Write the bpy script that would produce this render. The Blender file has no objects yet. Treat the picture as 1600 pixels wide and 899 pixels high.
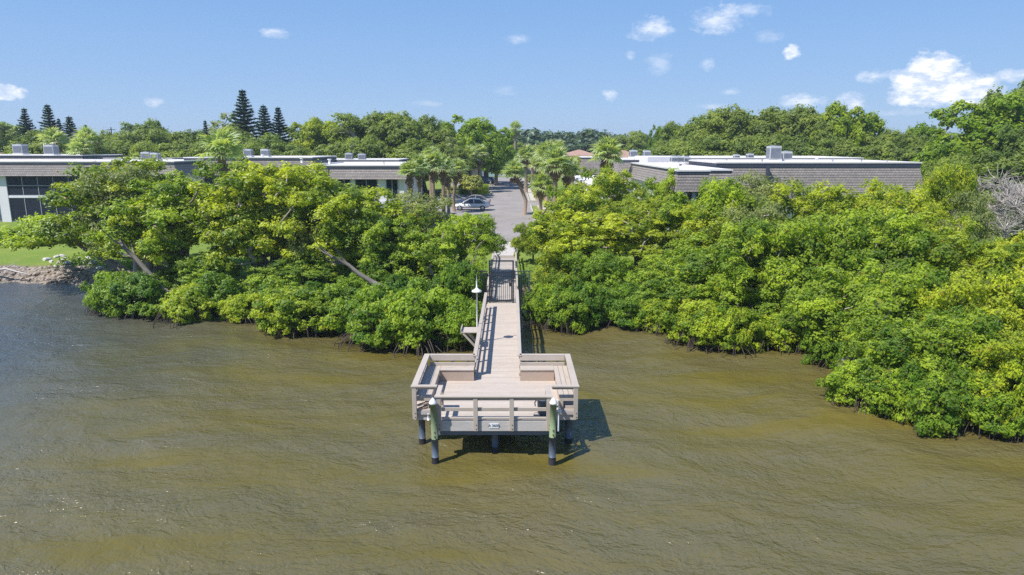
import bpy, math, random
import numpy as np
from mathutils import Vector, Matrix

C = bpy.context.scene
PI = math.pi
R = math.radians

# ------------------------------------------------------------------ camera
CAM_H = 9.43
FPX = 1067.0                                  # focal length in photograph pixels (1600 wide)
PITCH = math.atan((449.5 - 228) / FPX)
cam_d = bpy.data.cameras.new("camera")
cam = bpy.data.objects.new("camera", cam_d)
C.collection.objects.link(cam)
cam_d.sensor_width = 36.0
cam_d.lens = 36.0 * FPX / 1600.0
cam_d.clip_start = 0.1
cam_d.clip_end = 9000
cam.location = (0, 0, CAM_H)
cam.rotation_euler = (PI / 2 - PITCH, 0, 0)
C.camera = cam

# ------------------------------------------------------------------ light
SUN_EL = R(54)
SUN_H = Vector((-0.81, -0.59, 0)).normalized()      # horizontal direction towards the sun
world = bpy.data.worlds.new("World")
C.world = world
world.use_nodes = True
wn = world.node_tree; wn.nodes.clear()


class NG:
    """small node-graph helper"""
    def __init__(s, tree): s.t = tree
    def n(s, typ, ins=None, **kw):
        nd = s.t.nodes.new(typ)
        for k, v in kw.items(): setattr(nd, k, v)
        for k, v in (ins or {}).items():
            sock = nd.inputs[k]
            if isinstance(v, bpy.types.NodeSocket): s.t.links.new(v, sock)
            elif isinstance(v, bpy.types.Node): s.t.links.new(v.outputs[0], sock)
            else:
                sock.default_value = v
        return nd
    def math(s, op, a, b=0.0, c=0.0, clamp=False):
        return s.n('ShaderNodeMath', {0: a, 1: b, 2: c}, operation=op, use_clamp=clamp).outputs[0]
    def mix(s, fac, a, b, blend='MIX'):
        nd = s.n('ShaderNodeMix', None, data_type='RGBA', blend_type=blend)
        for i, v in ((0, fac), (6, a), (7, b)):
            if isinstance(v, (bpy.types.NodeSocket)): s.t.links.new(v, nd.inputs[i])
            else: nd.inputs[i].default_value = v if i == 0 else (v if len(v) == 4 else (*v, 1))
        return nd.outputs[2]
    def ramp(s, fac, stops, interp='LINEAR'):
        nd = s.n('ShaderNodeValToRGB', {0: fac})
        cr = nd.color_ramp; cr.interpolation = interp
        while len(cr.elements) < len(stops): cr.elements.new(0.5)
        for e, (p, c) in zip(cr.elements, stops):
            e.position = p
            e.color = (c, c, c, 1) if isinstance(c, (int, float)) else (*c, 1)
        return nd.outputs[0]
    def noise(s, vec, scale, detail=3, rough=0.5, dist=0.0):
        return s.n('ShaderNodeTexNoise', {'Vector': vec, 'Scale': scale, 'Detail': detail, 'Roughness': rough, 'Distortion': dist}).outputs[0]
    def map(s, vec, scale=(1, 1, 1), rot=(0, 0, 0), loc=(0, 0, 0)):
        return s.n('ShaderNodeMapping', {'Vector': vec, 'Scale': scale, 'Rotation': rot, 'Location': loc}).outputs[0]


g = NG(wn)
sky = g.n('ShaderNodeTexSky', None, sky_type='NISHITA', sun_disc=False)
sky.sun_elevation = SUN_EL
sky.sun_rotation = math.atan2(SUN_H.x, SUN_H.y)
sky.air_density = 1.0; sky.dust_density = 0.15; sky.ozone_density = 2.2; sky.altitude = 0
tc = g.n('ShaderNodeTexCoord').outputs['Generated']
sep = g.n('ShaderNodeSeparateXYZ', {0: tc})
SX, SY, SZ = sep.outputs
clear = g.ramp(SZ, [(0.0, (0.40, 0.58, 0.84)), (0.09, (0.30, 0.50, 0.83)), (0.24, (0.19, 0.40, 0.79)), (0.45, (0.14, 0.31, 0.68)), (1.0, (0.08, 0.20, 0.50))])
clear = g.n('ShaderNodeVectorMath', {0: clear, 3: 8.4}, operation='SCALE').outputs[0]
skycol = g.mix(0.88, sky.outputs[0], clear)
# fair-weather clouds: direction of each cloud (photo column, row), half sizes in degrees, strength
az = g.math('MULTIPLY', g.math('ARCTAN2', SX, SY), 180 / PI)
el = g.math('MULTIPLY', g.math('ARCSINE', SZ), 180 / PI)
nz1 = g.noise(g.map(tc, (1, 1, 1.9)), 38, 5, 0.62)
nz2 = g.noise(g.map(tc, (1, 1, 1.5), loc=(3, 1, 7)), 130, 4, 0.6)
wob = g.math('ADD', g.math('MULTIPLY', g.math('SUBTRACT', nz1, 0.5), 2.6), g.math('MULTIPLY', g.math('SUBTRACT', nz2, 0.5), 1.3))


def cdir(u, v):
    y = math.cos(PITCH) * FPX + math.sin(PITCH) * (449.5 - v)
    z = -math.sin(PITCH) * FPX + math.cos(PITCH) * (449.5 - v)
    x = u - 800
    d = Vector((x, y, z)).normalized()
    return math.degrees(math.atan2(d.x, d.y)), math.degrees(math.asin(d.z))


CLOUDS = [(1446, 116, 1.5, 1.5, 1.0), (1466, 104, 1.0, 1.1, 1.0), (1424, 133, 1.7, 1.3, 1.0), (1476, 130, 2.0, 1.5, 1.0), (1500, 140, 2.4, 1.2, 1.0), (1528, 147, 1.7, .9, 1.0), (1470, 152, 3.4, .7, .9), (1022, 46, 1.9, .95, .62), (1122, 30, 2.3, 1.1, .62),
          (1170, 17, 1.7, .6, .36), (1030, 100, 1.1, 1.0, .26), (1236, 82, .62, .62, .75), (1363, 120, 1.2, .5, .6),
          (1250, 160, 1.9, .65, .6), (1325, 162, 1.3, .85, .7), (1105, 102, .6, .5, .4), (953, 148, .75, .5, .5),
          (430, 52, 1.35, .42, .5), (808, 62, 1.3, .4, .35), (10, 145, 1.3, .62, .8), (241, 160, .8, .45, .5),
          (1590, 119, 1.5, .5, .65), (1205, 58, 1.2, .5, .22), (670, 162, 1.6, .3, .2), (1410, 176, 2.0, .3, .35),
          (1110, 167, 1.2, .3, .3), (790, 142, .9, .5, .15), (985, 88, .4, .4, .3), (1140, 144, 1.0, .3, .3),
          (-190, 90, 3, 1.0, .7), (1800, 80, 4, 1.6, .8), (2100, 30, 4, 1.5, .7), (-500, 20, 4, 1.2, .6)]
tot = None
for (u, v, a, b, s) in CLOUDS:
    A, E_ = cdir(u, v)
    dx = g.math('DIVIDE', g.math('SUBTRACT', az, A), a)
    dy = g.math('DIVIDE', g.math('SUBTRACT', el, E_), b)
    r2 = g.math('ADD', g.math('MULTIPLY', dx, dx), g.math('MULTIPLY', dy, dy))
    m = g.math('SUBTRACT', 1.0, g.math('SQRT', r2))                       # 1 at centre, 0 on the rim
    m = g.math('ADD', m, g.math('MULTIPLY', wob, 0.46 if s > .85 else 0.68))
    soft = 0.45 if s > .7 else 0.85
    m = g.math('MULTIPLY', g.math('DIVIDE', m, soft, clamp=True), s)
    tot = m if tot is None else g.math('MAXIMUM', tot, m)
tot = g.math('MULTIPLY', tot, 0.93)
cl_shade = g.ramp(g.noise(g.map(tc, (1, 1, 2.6), loc=(0, 0, .012)), 45, 5, 0.62), [(0.38, (5.6, 6.5, 8.2)), (0.56, (9.8, 9.8, 9.9))])
col = g.mix(tot, skycol, cl_shade)
bg = g.n('ShaderNodeBackground', {'Color': col, 'Strength': 0.1})
out = g.n('ShaderNodeOutputWorld', {'Surface': bg})

sun_d = bpy.data.lights.new("sun", 'SUN')
sun_d.energy = 4.9; sun_d.angle = R(0.53); sun_d.color = (1.0, 0.955, 0.88)
sun = bpy.data.objects.new("sun", sun_d)
C.collection.objects.link(sun)
sdir = Vector((SUN_H.x * math.cos(SUN_EL), SUN_H.y * math.cos(SUN_EL), math.sin(SUN_EL)))
sun.rotation_euler = sdir.to_track_quat('Z', 'Y').to_euler()
sun.location = (-40, -30, 60)

C.view_settings.view_transform = 'Standard'
C.view_settings.look = 'None'
C.view_settings.exposure = 0.34
C.view_settings.gamma = 1.0
C.render.engine = 'CYCLES'
cy = C.cycles
cy.use_denoising = False
cy.sample_clamp_direct = 2.2; cy.sample_clamp_indirect = 2.0
cy.max_bounces = 8; cy.diffuse_bounces = 5; cy.glossy_bounces = 2; cy.transmission_bounces = 6; cy.transparent_max_bounces = 6
cy.caustics_reflective = False; cy.caustics_refractive = False
C.render.use_persistent_data = False


# ------------------------------------------------------------------ placing by sight lines
def at(u, v, z=0.0):
    """ground point (x, y) at height z seen at photo pixel u, v"""
    a = PITCH + math.atan((v - 449.5) / FPX); h = CAM_H - z
    y = h / math.tan(a); d = y * math.cos(PITCH) + h * math.sin(PITCH)
    return ((u - 800) * d / FPX, y)


def zat(v, y):
    return CAM_H - y * math.tan(PITCH + math.atan((v - 449.5) / FPX))


def xat(u, y, z=3.0):
    return (u - 800) * (y * math.cos(PITCH) + (CAM_H - z) * math.sin(PITCH)) / FPX


# ------------------------------------------------------------------ materials
def new_mat(name):
    m = bpy.data.materials.new(name); m.use_nodes = True
    m.node_tree.nodes.clear()
    return m, NG(m.node_tree)


def finish(gr, shader, disp=None):
    gr.n('ShaderNodeOutputMaterial', {'Surface': shader})


def mat_basic(name, col, rough=0.6, var=0.12, scale=3.0, metal=0.0, bump=0.0, bscale=40.0, stain=0.0, stretch=(1, 1, 1), spec=0.5):
    m, g = new_mat(name)
    oc = g.n('ShaderNodeTexCoord').outputs['Object']
    oi = g.n('ShaderNodeObjectInfo').outputs['Random']
    oc = g.n('ShaderNodeVectorMath', {0: oc, 1: g.n('ShaderNodeCombineXYZ', {0: g.math('MULTIPLY', oi, 37.0), 1: g.math('MULTIPLY', oi, 11.0)}).outputs[0]}).outputs[0]
    vec = g.map(oc, stretch)
    n1 = g.noise(vec, scale, 5, 0.6)
    n2 = g.noise(vec, scale * 9, 3, 0.6)
    k = g.math('ADD', g.math('MULTIPLY', g.math('SUBTRACT', n1, 0.5), var * 2.2), g.math('MULTIPLY', g.math('SUBTRACT', n2, 0.5), var * 1.2))
    k = g.math('ADD', g.math('ADD', k, 1.0), g.math('MULTIPLY', g.math('SUBTRACT', oi, 0.5), var))
    c = g.n('ShaderNodeVectorMath', {0: (*col,), 3: k}, operation='SCALE')
    c = c.outputs[0]
    if stain:
        st = g.ramp(g.noise(vec, scale * 0.7, 6, 0.7), [(0.52, 0.0), (0.72, 1.0)])
        c = g.mix(g.math('MULTIPLY', st, stain), c, tuple(x * 0.45 for x in col))
    kw = {'Base Color': c, 'Roughness': rough, 'Metallic': metal, 'Specular IOR Level': spec}
    if bump:
        b = g.n('ShaderNodeBump', {'Height': g.noise(vec, bscale, 3, 0.6), 'Strength': bump, 'Distance': 0.01})
        kw['Normal'] = b.outputs[0]
    finish(g, g.n('ShaderNodeBsdfPrincipled', kw).outputs[0])
    return m


def mat_leaf(name, dark, light, trans=0.35, gloss=0.25, sc=0.5, dull=(.16, .17, .08), dullk=0.06, old=2.0):
    m, g = new_mat(name)
    tint = g.n('ShaderNodeAttribute', None, attribute_name='tint').outputs['Fac']
    oi = g.n('ShaderNodeObjectInfo')
    t = g.math('ADD', g.math('MULTIPLY', tint, 0.9), g.math('MULTIPLY', g.math('SUBTRACT', oi.outputs['Random'], 0.5), 0.42), clamp=True)
    c = g.mix(t, dark, light)
    # a few yellowing and brown leaves
    wn_ = g.n('ShaderNodeAttribute', None, attribute_name='age').outputs['Fac']
    c = g.mix(g.math('GREATER_THAN', wn_, old), c, (0.42, 0.30, 0.03))
    c = g.mix(g.math('MULTIPLY', g.math('LESS_THAN', wn_, dullk), 1.0), c, dull)
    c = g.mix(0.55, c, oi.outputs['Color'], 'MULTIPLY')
    df = g.n('ShaderNodeBsdfDiffuse', {'Color': c})
    tcx = g.mix(1.0, c, (1.35, 1.4, 0.5), 'MULTIPLY')
    tr = g.n('ShaderNodeBsdfTranslucent', {'Color': tcx})
    s = g.n('ShaderNodeMixShader', {0: trans, 1: df.outputs[0], 2: tr.outputs[0]})
    gl = g.n('ShaderNodeBsdfGlossy', {'Color': (0.9, 0.95, 1.0, 1), 'Roughness': 0.5})
    fr = g.n('ShaderNodeFresnel', {'IOR': 1.4})
    s = g.n('ShaderNodeMixShader', {0: g.math('MULTIPLY', fr.outputs[0], gloss), 1: s.outputs[0], 2: gl.outputs[0]})
    finish(g, s.outputs[0])
    return m


M = {}
M['leaf_mangrove'] = mat_leaf('mangrove leaves', (0.165, 0.26, 0.03), (0.54, 0.60, 0.055), 0.5, 0.06, old=.985)
M['leaf_shore'] = mat_leaf('shore mangrove leaves', (0.14, 0.25, 0.03), (0.49, 0.57, 0.055), 0.5, 0.06, old=.985)
M['leaf_grey'] = mat_leaf('grey green leaves', (0.19, 0.24, 0.08), (0.42, 0.44, 0.15), 0.42, 0.06)
M['leaf_oak'] = mat_leaf('oak leaves', (0.13, 0.20, 0.04), (0.38, 0.45, 0.09), 0.48, 0.05)
M['leaf_bright'] = mat_leaf('bright leaves', (0.16, 0.27, 0.02), (0.46, 0.54, 0.04), 0.45, 0.06)
M['leaf_pine'] = mat_leaf('norfolk pine needles', (0.03, 0.075, 0.045), (0.07, 0.14, 0.07), 0.2, 0.05, dullk=0.0)
M['leaf_far'] = mat_leaf('distant leaves', (0.075, 0.12, 0.05), (0.16, 0.22, 0.08), 0.25, 0.1)
M['leaf_palm'] = mat_leaf('palm fronds', (0.26, 0.38, 0.14), (0.58, 0.63, 0.30), 0.45, 0.1, dull=(.26, .2, .11))
M['leaf_dead'] = mat_basic('dead fronds', (0.20, 0.13, 0.08), 0.9, 0.3, 6)
M['leaf_yellow'] = mat_leaf('yellow leaves', (0.22, 0.27, 0.03), (0.46, 0.46, 0.06), 0.35, 0.15)
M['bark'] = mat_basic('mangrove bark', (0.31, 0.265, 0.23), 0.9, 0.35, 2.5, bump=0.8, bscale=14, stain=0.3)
M['bark_dark'] = mat_basic('dark mangrove bark', (0.19, 0.165, 0.145), 0.9, 0.4, 2.5, bump=0.8, bscale=14, stain=0.4)  # darker bark tone, used on the leaning trunks
M['root'] = mat_basic('prop root bark', (0.06, 0.045, 0.035), 0.85, 0.3, 3)
M['bark_oak'] = mat_basic('oak bark', (0.23, 0.19, 0.16), 0.9, 0.3, 1.5, bump=0.6, bscale=10)
M['bark_dead'] = mat_basic('bleached dead wood', (0.50, 0.46, 0.44), 0.9, 0.25, 2, bump=0.4, bscale=12)
M['bark_palm'] = mat_basic('palm trunk', (0.27, 0.20, 0.15), 0.9, 0.3, 5, bump=0.8, bscale=20)
M['composite'] = mat_basic('beige composite decking', (0.50, 0.43, 0.37), 0.75, 0.12, 1.2, bump=0.2, bscale=60, stain=0.22, stretch=(1, 1, 1))
M['composite_rail'] = mat_basic('beige composite rail', (0.46, 0.40, 0.345), 0.7, 0.12, 1.5, stain=0.22)
M['composite_tan'] = mat_basic('tan bench skirt', (0.43, 0.335, 0.27), 0.7, 0.1, 1.5, stain=0.12)
M['timber_grey'] = mat_basic('weathered grey timber', (0.50, 0.47, 0.45), 0.85, 0.2, 1.5, stretch=(1, 1, 6), stain=0.25, bump=0.3, bscale=30)
M['timber_old'] = mat_basic('old walkway boards', (0.40, 0.36, 0.33), 0.85, 0.2, 1.5, stain=0.25, bump=0.3, bscale=30)
M['timber_blue'] = mat_basic('blue grey beam', (0.13, 0.15, 0.18), 0.8, 0.2, 1.5, stretch=(1, 1, 5), stain=0.2)
M['timber_green'] = mat_basic('green treated pile', (0.20, 0.26, 0.14), 0.85, 0.25, 2, stretch=(2, 2, .5), stain=0.45, bump=0.5, bscale=20)
M['sleeve'] = mat_basic('slate blue pile sleeve', (0.085, 0.11, 0.155), 0.5, 0.2, 2, stretch=(2, 2, .5), stain=0.3)
M['barnacle'] = mat_basic('barnacle band', (0.025, 0.025, 0.03), 0.9, 0.5, 12, bump=1.0, bscale=40)
M['white_plastic'] = mat_basic('white plastic', (0.82, 0.83, 0.84), 0.4, 0.04, 3)
M['white_paint'] = mat_basic('white painted metal', (0.75, 0.74, 0.73), 0.45, 0.06, 2, stain=0.08)
M['bolt'] = mat_basic('bolt heads', (0.10, 0.08, 0.07), 0.6, 0.2)
M['black_metal'] = mat_basic('black powder coated metal', (0.018, 0.020, 0.026), 0.45, 0.2)
M['green_metal'] = mat_basic('weathered green black metal', (0.045, 0.075, 0.07), 0.6, 0.3)
M['bucket'] = mat_basic('blue grey plastic', (0.12, 0.17, 0.23), 0.5, 0.2, 4, stain=0.2)
M['red'] = mat_basic('faded red cloth', (0.50, 0.16, 0.15), 0.7, 0.1)
M['stucco'] = mat_basic('white stucco', (0.72, 0.70, 0.76), 0.85, 0.05, .6, bump=0.2, bscale=20, stain=0.06)
M['stucco_tan'] = mat_basic('tan stucco', (0.50, 0.43, 0.36), 0.85, 0.06, .6)
M['stucco_teal'] = mat_basic('pale teal stucco', (0.28, 0.40, 0.42), 0.85, 0.06, .6)
M['roof_white'] = mat_basic('white roof membrane', (0.78, 0.76, 0.74), 0.8, 0.10, .35, stain=0.32)
M['roof_grey'] = mat_basic('light grey roof edge', (0.68, 0.66, 0.66), 0.7, 0.08, .5, stain=0.15)
M['navy'] = mat_basic('dark navy fascia', (0.045, 0.055, 0.085), 0.6, 0.15, .5)
M['screen'] = mat_basic('dark porch screen', (0.018, 0.024, 0.04), 0.5, 0.25, .5, spec=.2)
M['glass'] = mat_basic('dark window glass', (0.02, 0.03, 0.04), 0.08, 0.1, 1, spec=0.8)
M['frame'] = mat_basic('aluminium frame', (0.30, 0.32, 0.35), 0.5, 0.05)
M['hvac'] = mat_basic('light grey unit casing', (0.42, 0.44, 0.46), 0.55, 0.1, 2, stain=0.12)
M['hvac_dark'] = mat_basic('dark louvre', (0.14, 0.155, 0.19), 0.6, 0.2, 2)
M['concrete'] = mat_basic('pale concrete', (0.50, 0.46, 0.43), 0.9, 0.12, .8, bump=0.3, bscale=25, stain=0.2)
M['rock_white'] = mat_basic('white limestone', (0.58, 0.55, 0.52), 0.9, 0.2, 3, bump=0.7, bscale=12)
M['rock'] = mat_basic('brown grey riprap', (0.28, 0.235, 0.20), 0.9, 0.35, 4, bump=0.7, bscale=14)
M['tyre'] = mat_basic('tyre rubber', (0.02, 0.02, 0.02), 0.8, 0.1)
M['rim'] = mat_basic('alloy rim', (0.55, 0.56, 0.58), 0.3, 0.05, metal=0.7)
M['tail'] = mat_basic('red lamp glass', (0.35, 0.015, 0.015), 0.2, 0.05)
M['headlamp'] = mat_basic('clear lamp glass', (0.6, 0.62, 0.65), 0.1, 0.05)
for nm, c in (('silver', (0.46, 0.42, 0.41)), ('white', (0.78, 0.80, 0.82)), ('blue', (0.02, 0.05, 0.12)), ('grey', (.2, .2, .22))):
    M['paint_' + nm] = mat_basic(nm + ' car paint', c, 0.25, 0.02, metal=0.35 if nm in ('silver', 'blue') else 0.0)
M['bright_blue'] = mat_basic('bright blue plastic', (0.02, 0.42, 0.66), 0.4, 0.05)
M['wood_pole'] = mat_basic('brown utility pole', (0.12, 0.10, 0.085), 0.9, 0.2)


def mat_shingle(name, c1, c2, bw=0.32, rh=0.2):
    m, g = new_mat(name)
    gm = g.n('ShaderNodeNewGeometry')
    s = g.n('ShaderNodeSeparateXYZ', {0: gm.outputs['Position']})
    v = g.n('ShaderNodeCombineXYZ', {0: g.math('ADD', s.outputs[0], s.outputs[1]), 1: s.outputs[2]}).outputs[0]
    br = g.n('ShaderNodeTexBrick', {'Vector': v, 'Color1': (*c1, 1), 'Color2': (*c2, 1), 'Mortar': (*[x * .55 for x in c1], 1), 'Scale': 1.0,
                                    'Mortar Size': 0.012, 'Brick Width': bw, 'Row Height': rh, 'Mortar Smooth': 0.2, 'Bias': 0.0})
    n = g.noise(v, 0.7, 4, .6)
    n2 = g.noise(v, 7.0, 4, .7)
    k = g.math('ADD', g.math('MULTIPLY', n, 0.45), g.math('MULTIPLY', n2, 0.9))
    c = g.n('ShaderNodeVectorMath', {0: br.outputs[0], 3: g.math('ADD', k, 0.33)}, operation='SCALE').outputs[0]
    b = g.n('ShaderNodeBump', {'Height': br.outputs[1], 'Strength': 0.6, 'Distance': 0.02, }, invert=True)
    finish(g, g.n('ShaderNodeBsdfPrincipled', {'Base Color': c, 'Roughness': 0.95, 'Normal': b.outputs[0]}).outputs[0])
    return m


M['shingle'] = mat_shingle('grey brown shingles', (0.255, 0.225, 0.215), (0.32, 0.285, 0.27), 0.24, 0.18)
M['terracotta'] = mat_shingle('terracotta roof tiles', (0.40, 0.24, 0.18), (0.50, 0.33, 0.26), 0.3, 0.15)
M['roof_brown'] = mat_shingle('red brown roof shingles', (0.25, 0.145, 0.115), (0.33, 0.20, 0.16), 0.3, 0.15)


def mat_ground():
    m, g = new_mat('lawn and shore soil')
    gm = g.n('ShaderNodeNewGeometry').outputs['Position']
    z = g.n('ShaderNodeSeparateXYZ', {0: gm}).outputs[2]
    big = g.noise(gm, 0.09, 5, .6); mid = g.noise(gm, 0.8, 4, .6); fine = g.noise(gm, 9.0, 4, .75)
    c = g.mix(g.ramp(big, [(0.35, 0.0), (0.65, 1.0)]), (0.14, 0.225, 0.035), (0.205, 0.275, 0.05))
    c = g.mix(g.ramp(mid, [(0.5, 0.0), (0.8, 0.7)]), c, (0.30, 0.30, 0.08))
    k = g.math('ADD', g.math('MULTIPLY', fine, 1.0), 0.5)
    c = g.n('ShaderNodeVectorMath', {0: c, 3: k}, operation='SCALE').outputs[0]
    soil = g.mix(g.noise(gm, 3.0, 5, .7), (0.11, 0.075, 0.05), (0.34, 0.26, 0.20))
    edge = g.math('ADD', z, g.math('MULTIPLY', g.math('SUBTRACT', mid, 0.5), 0.5))
    c = g.mix(g.ramp(edge, [(0.55, 1.0), (0.85, 0.0)]), c, soil)
    b = g.n('ShaderNodeBump', {'Height': fine, 'Strength': 0.9, 'Distance': 0.06})
    finish(g, g.n('ShaderNodeBsdfPrincipled', {'Base Color': c, 'Roughness': 0.95, 'Specular IOR Level': 0.15, 'Normal': b.outputs[0]}).outputs[0])
    return m


def mat_asphalt():
    m, g = new_mat('old sun bleached asphalt')
    gm = g.n('ShaderNodeNewGeometry').outputs['Position']
    n1 = g.noise(gm, 0.25, 5, .6); n2 = g.noise(gm, 25, 3, .7)
    c = g.mix(g.ramp(n1, [(0.3, 0.0), (0.7, 1.0)]), (0.25, 0.225, 0.215), (0.33, 0.30, 0.285))
    crk = g.n('ShaderNodeTexVoronoi', {'Vector': g.map(gm, (.25, .25, .25)), 'Scale': 1.0}, feature='DISTANCE_TO_EDGE').outputs[0]
    c = g.mix(g.ramp(crk, [(0.0, 0.45), (0.012, 0.0)]), c, (0.08, 0.075, 0.075))
    c = g.n('ShaderNodeVectorMath', {0: c, 3: g.math('ADD', g.math('MULTIPLY', n2, 0.5), 0.75)}, operation='SCALE').outputs[0]
    finish(g, g.n('ShaderNodeBsdfPrincipled', {'Base Color': c, 'Roughness': 0.9}).outputs[0])
    return m


def mat_water():
    m, g = new_mat('murky olive bay water')
    gm = g.n('ShaderNodeNewGeometry').outputs['Position']
    warp = g.n('ShaderNodeTexNoise', {'Vector': gm, 'Scale': 0.16, 'Detail': 3}).outputs[1]
    wv = g.n('ShaderNodeVectorMath', {0: gm, 1: g.n('ShaderNodeVectorMath', {0: warp, 3: 2.4}, operation='SCALE').outputs[0]}).outputs[0]
    # sky sheen put into colour and IOR, in long streaks down to the right
    streak = g.noise(g.map(wv, (0.085, 0.42, 0.1), (0, 0, R(27))), 1.0, 5, 0.62)
    sheen = g.ramp(streak, [(0.36, 0.0), (0.46, 0.55), (0.58, 1.0)])
    left = g.n('ShaderNodeSeparateXYZ', {0: gm})
    wind_sheen = g.ramp(g.math('ADD', g.math('MULTIPLY', left.outputs[0], -0.03), g.math('MULTIPLY', g.noise(gm, 0.12, 3), 0.5)), [(0.62, 0.0), (0.95, 1.0)])  # wind-ruffled left side, with blue-grey sky sheen painted into its colour
    sheen = g.math('MAXIMUM', sheen, wind_sheen)
    # ripples: wind chop of several lengths
    def crest(n_): return g.math('SUBTRACT', 1.0, g.math('ABSOLUTE', g.math('SUBTRACT', g.math('MULTIPLY', n_, 2.0), 1.0)))
    r1 = g.noise(g.map(wv, (0.9, 1.35, 1), (0, 0, R(22))), 1.0, 4, 0.6, 0.4)
    r2 = g.noise(g.map(wv, (3.0, 4.2, 1), (0, 0, R(25))), 1.0, 2, 0.5, 0.5)
    r3 = g.noise(g.map(gm, (9.0, 12.0, 1), (0, 0, R(8))), 1.0, 2, 0.5, 0.3)
    hgt = g.math('ADD', g.math('MULTIPLY', r1, 0.16), g.math('ADD', g.math('MULTIPLY', crest(r2), 0.040), g.math('MULTIPLY', crest(r3), 0.014)))
    amp = g.math('ADD', 0.5, g.math('MULTIPLY', sheen, 0.65))
    b = g.n('ShaderNodeBump', {'Height': g.math('MULTIPLY', hgt, 1.0), 'Strength': amp, 'Distance': 1.0})
    big = g.noise(gm, 0.05, 3, .5)
    c = g.mix(g.ramp(big, [(0.35, 0.0), (0.65, 1.0)]), (0.120, 0.101, 0.020), (0.146, 0.117, 0.029))
    c = g.mix(g.math('MULTIPLY', sheen, 0.55), c, (0.122, 0.108, 0.060))
    c = g.mix(wind_sheen, c, (0.070, 0.078, 0.076))
    p = g.n('ShaderNodeBsdfPrincipled', {'Base Color': c, 'Roughness': 0.17, 'IOR': g.math('ADD', 1.31, g.math('ADD', g.math('MULTIPLY', sheen, 0.42), g.math('MULTIPLY', wind_sheen, 0.20))), 'Normal': b.outputs[0], 'Specular IOR Level': 0.5})
    finish(g, p.outputs[0])
    return m


M['ground'] = mat_ground(); M['asphalt'] = mat_asphalt(); M['water'] = mat_water()


# ------------------------------------------------------------------ object helpers
def link(o):
    C.collection.objects.link(o); return o


def tag(o, label=None, cat=None, group=None, kind=None):
    if label: o['label'] = label
    if cat: o['category'] = cat
    if group: o['group'] = group
    if kind: o['kind'] = kind
    return o


def empty(name, loc=(0, 0, 0), rz=0.0, label=None, cat=None, group=None):
    o = bpy.data.objects.new(name, None); link(o)
    o.location = loc; o.rotation_euler = (0, 0, rz); o.empty_display_size = 0.3
    return tag(o, label, cat, group)


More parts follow.
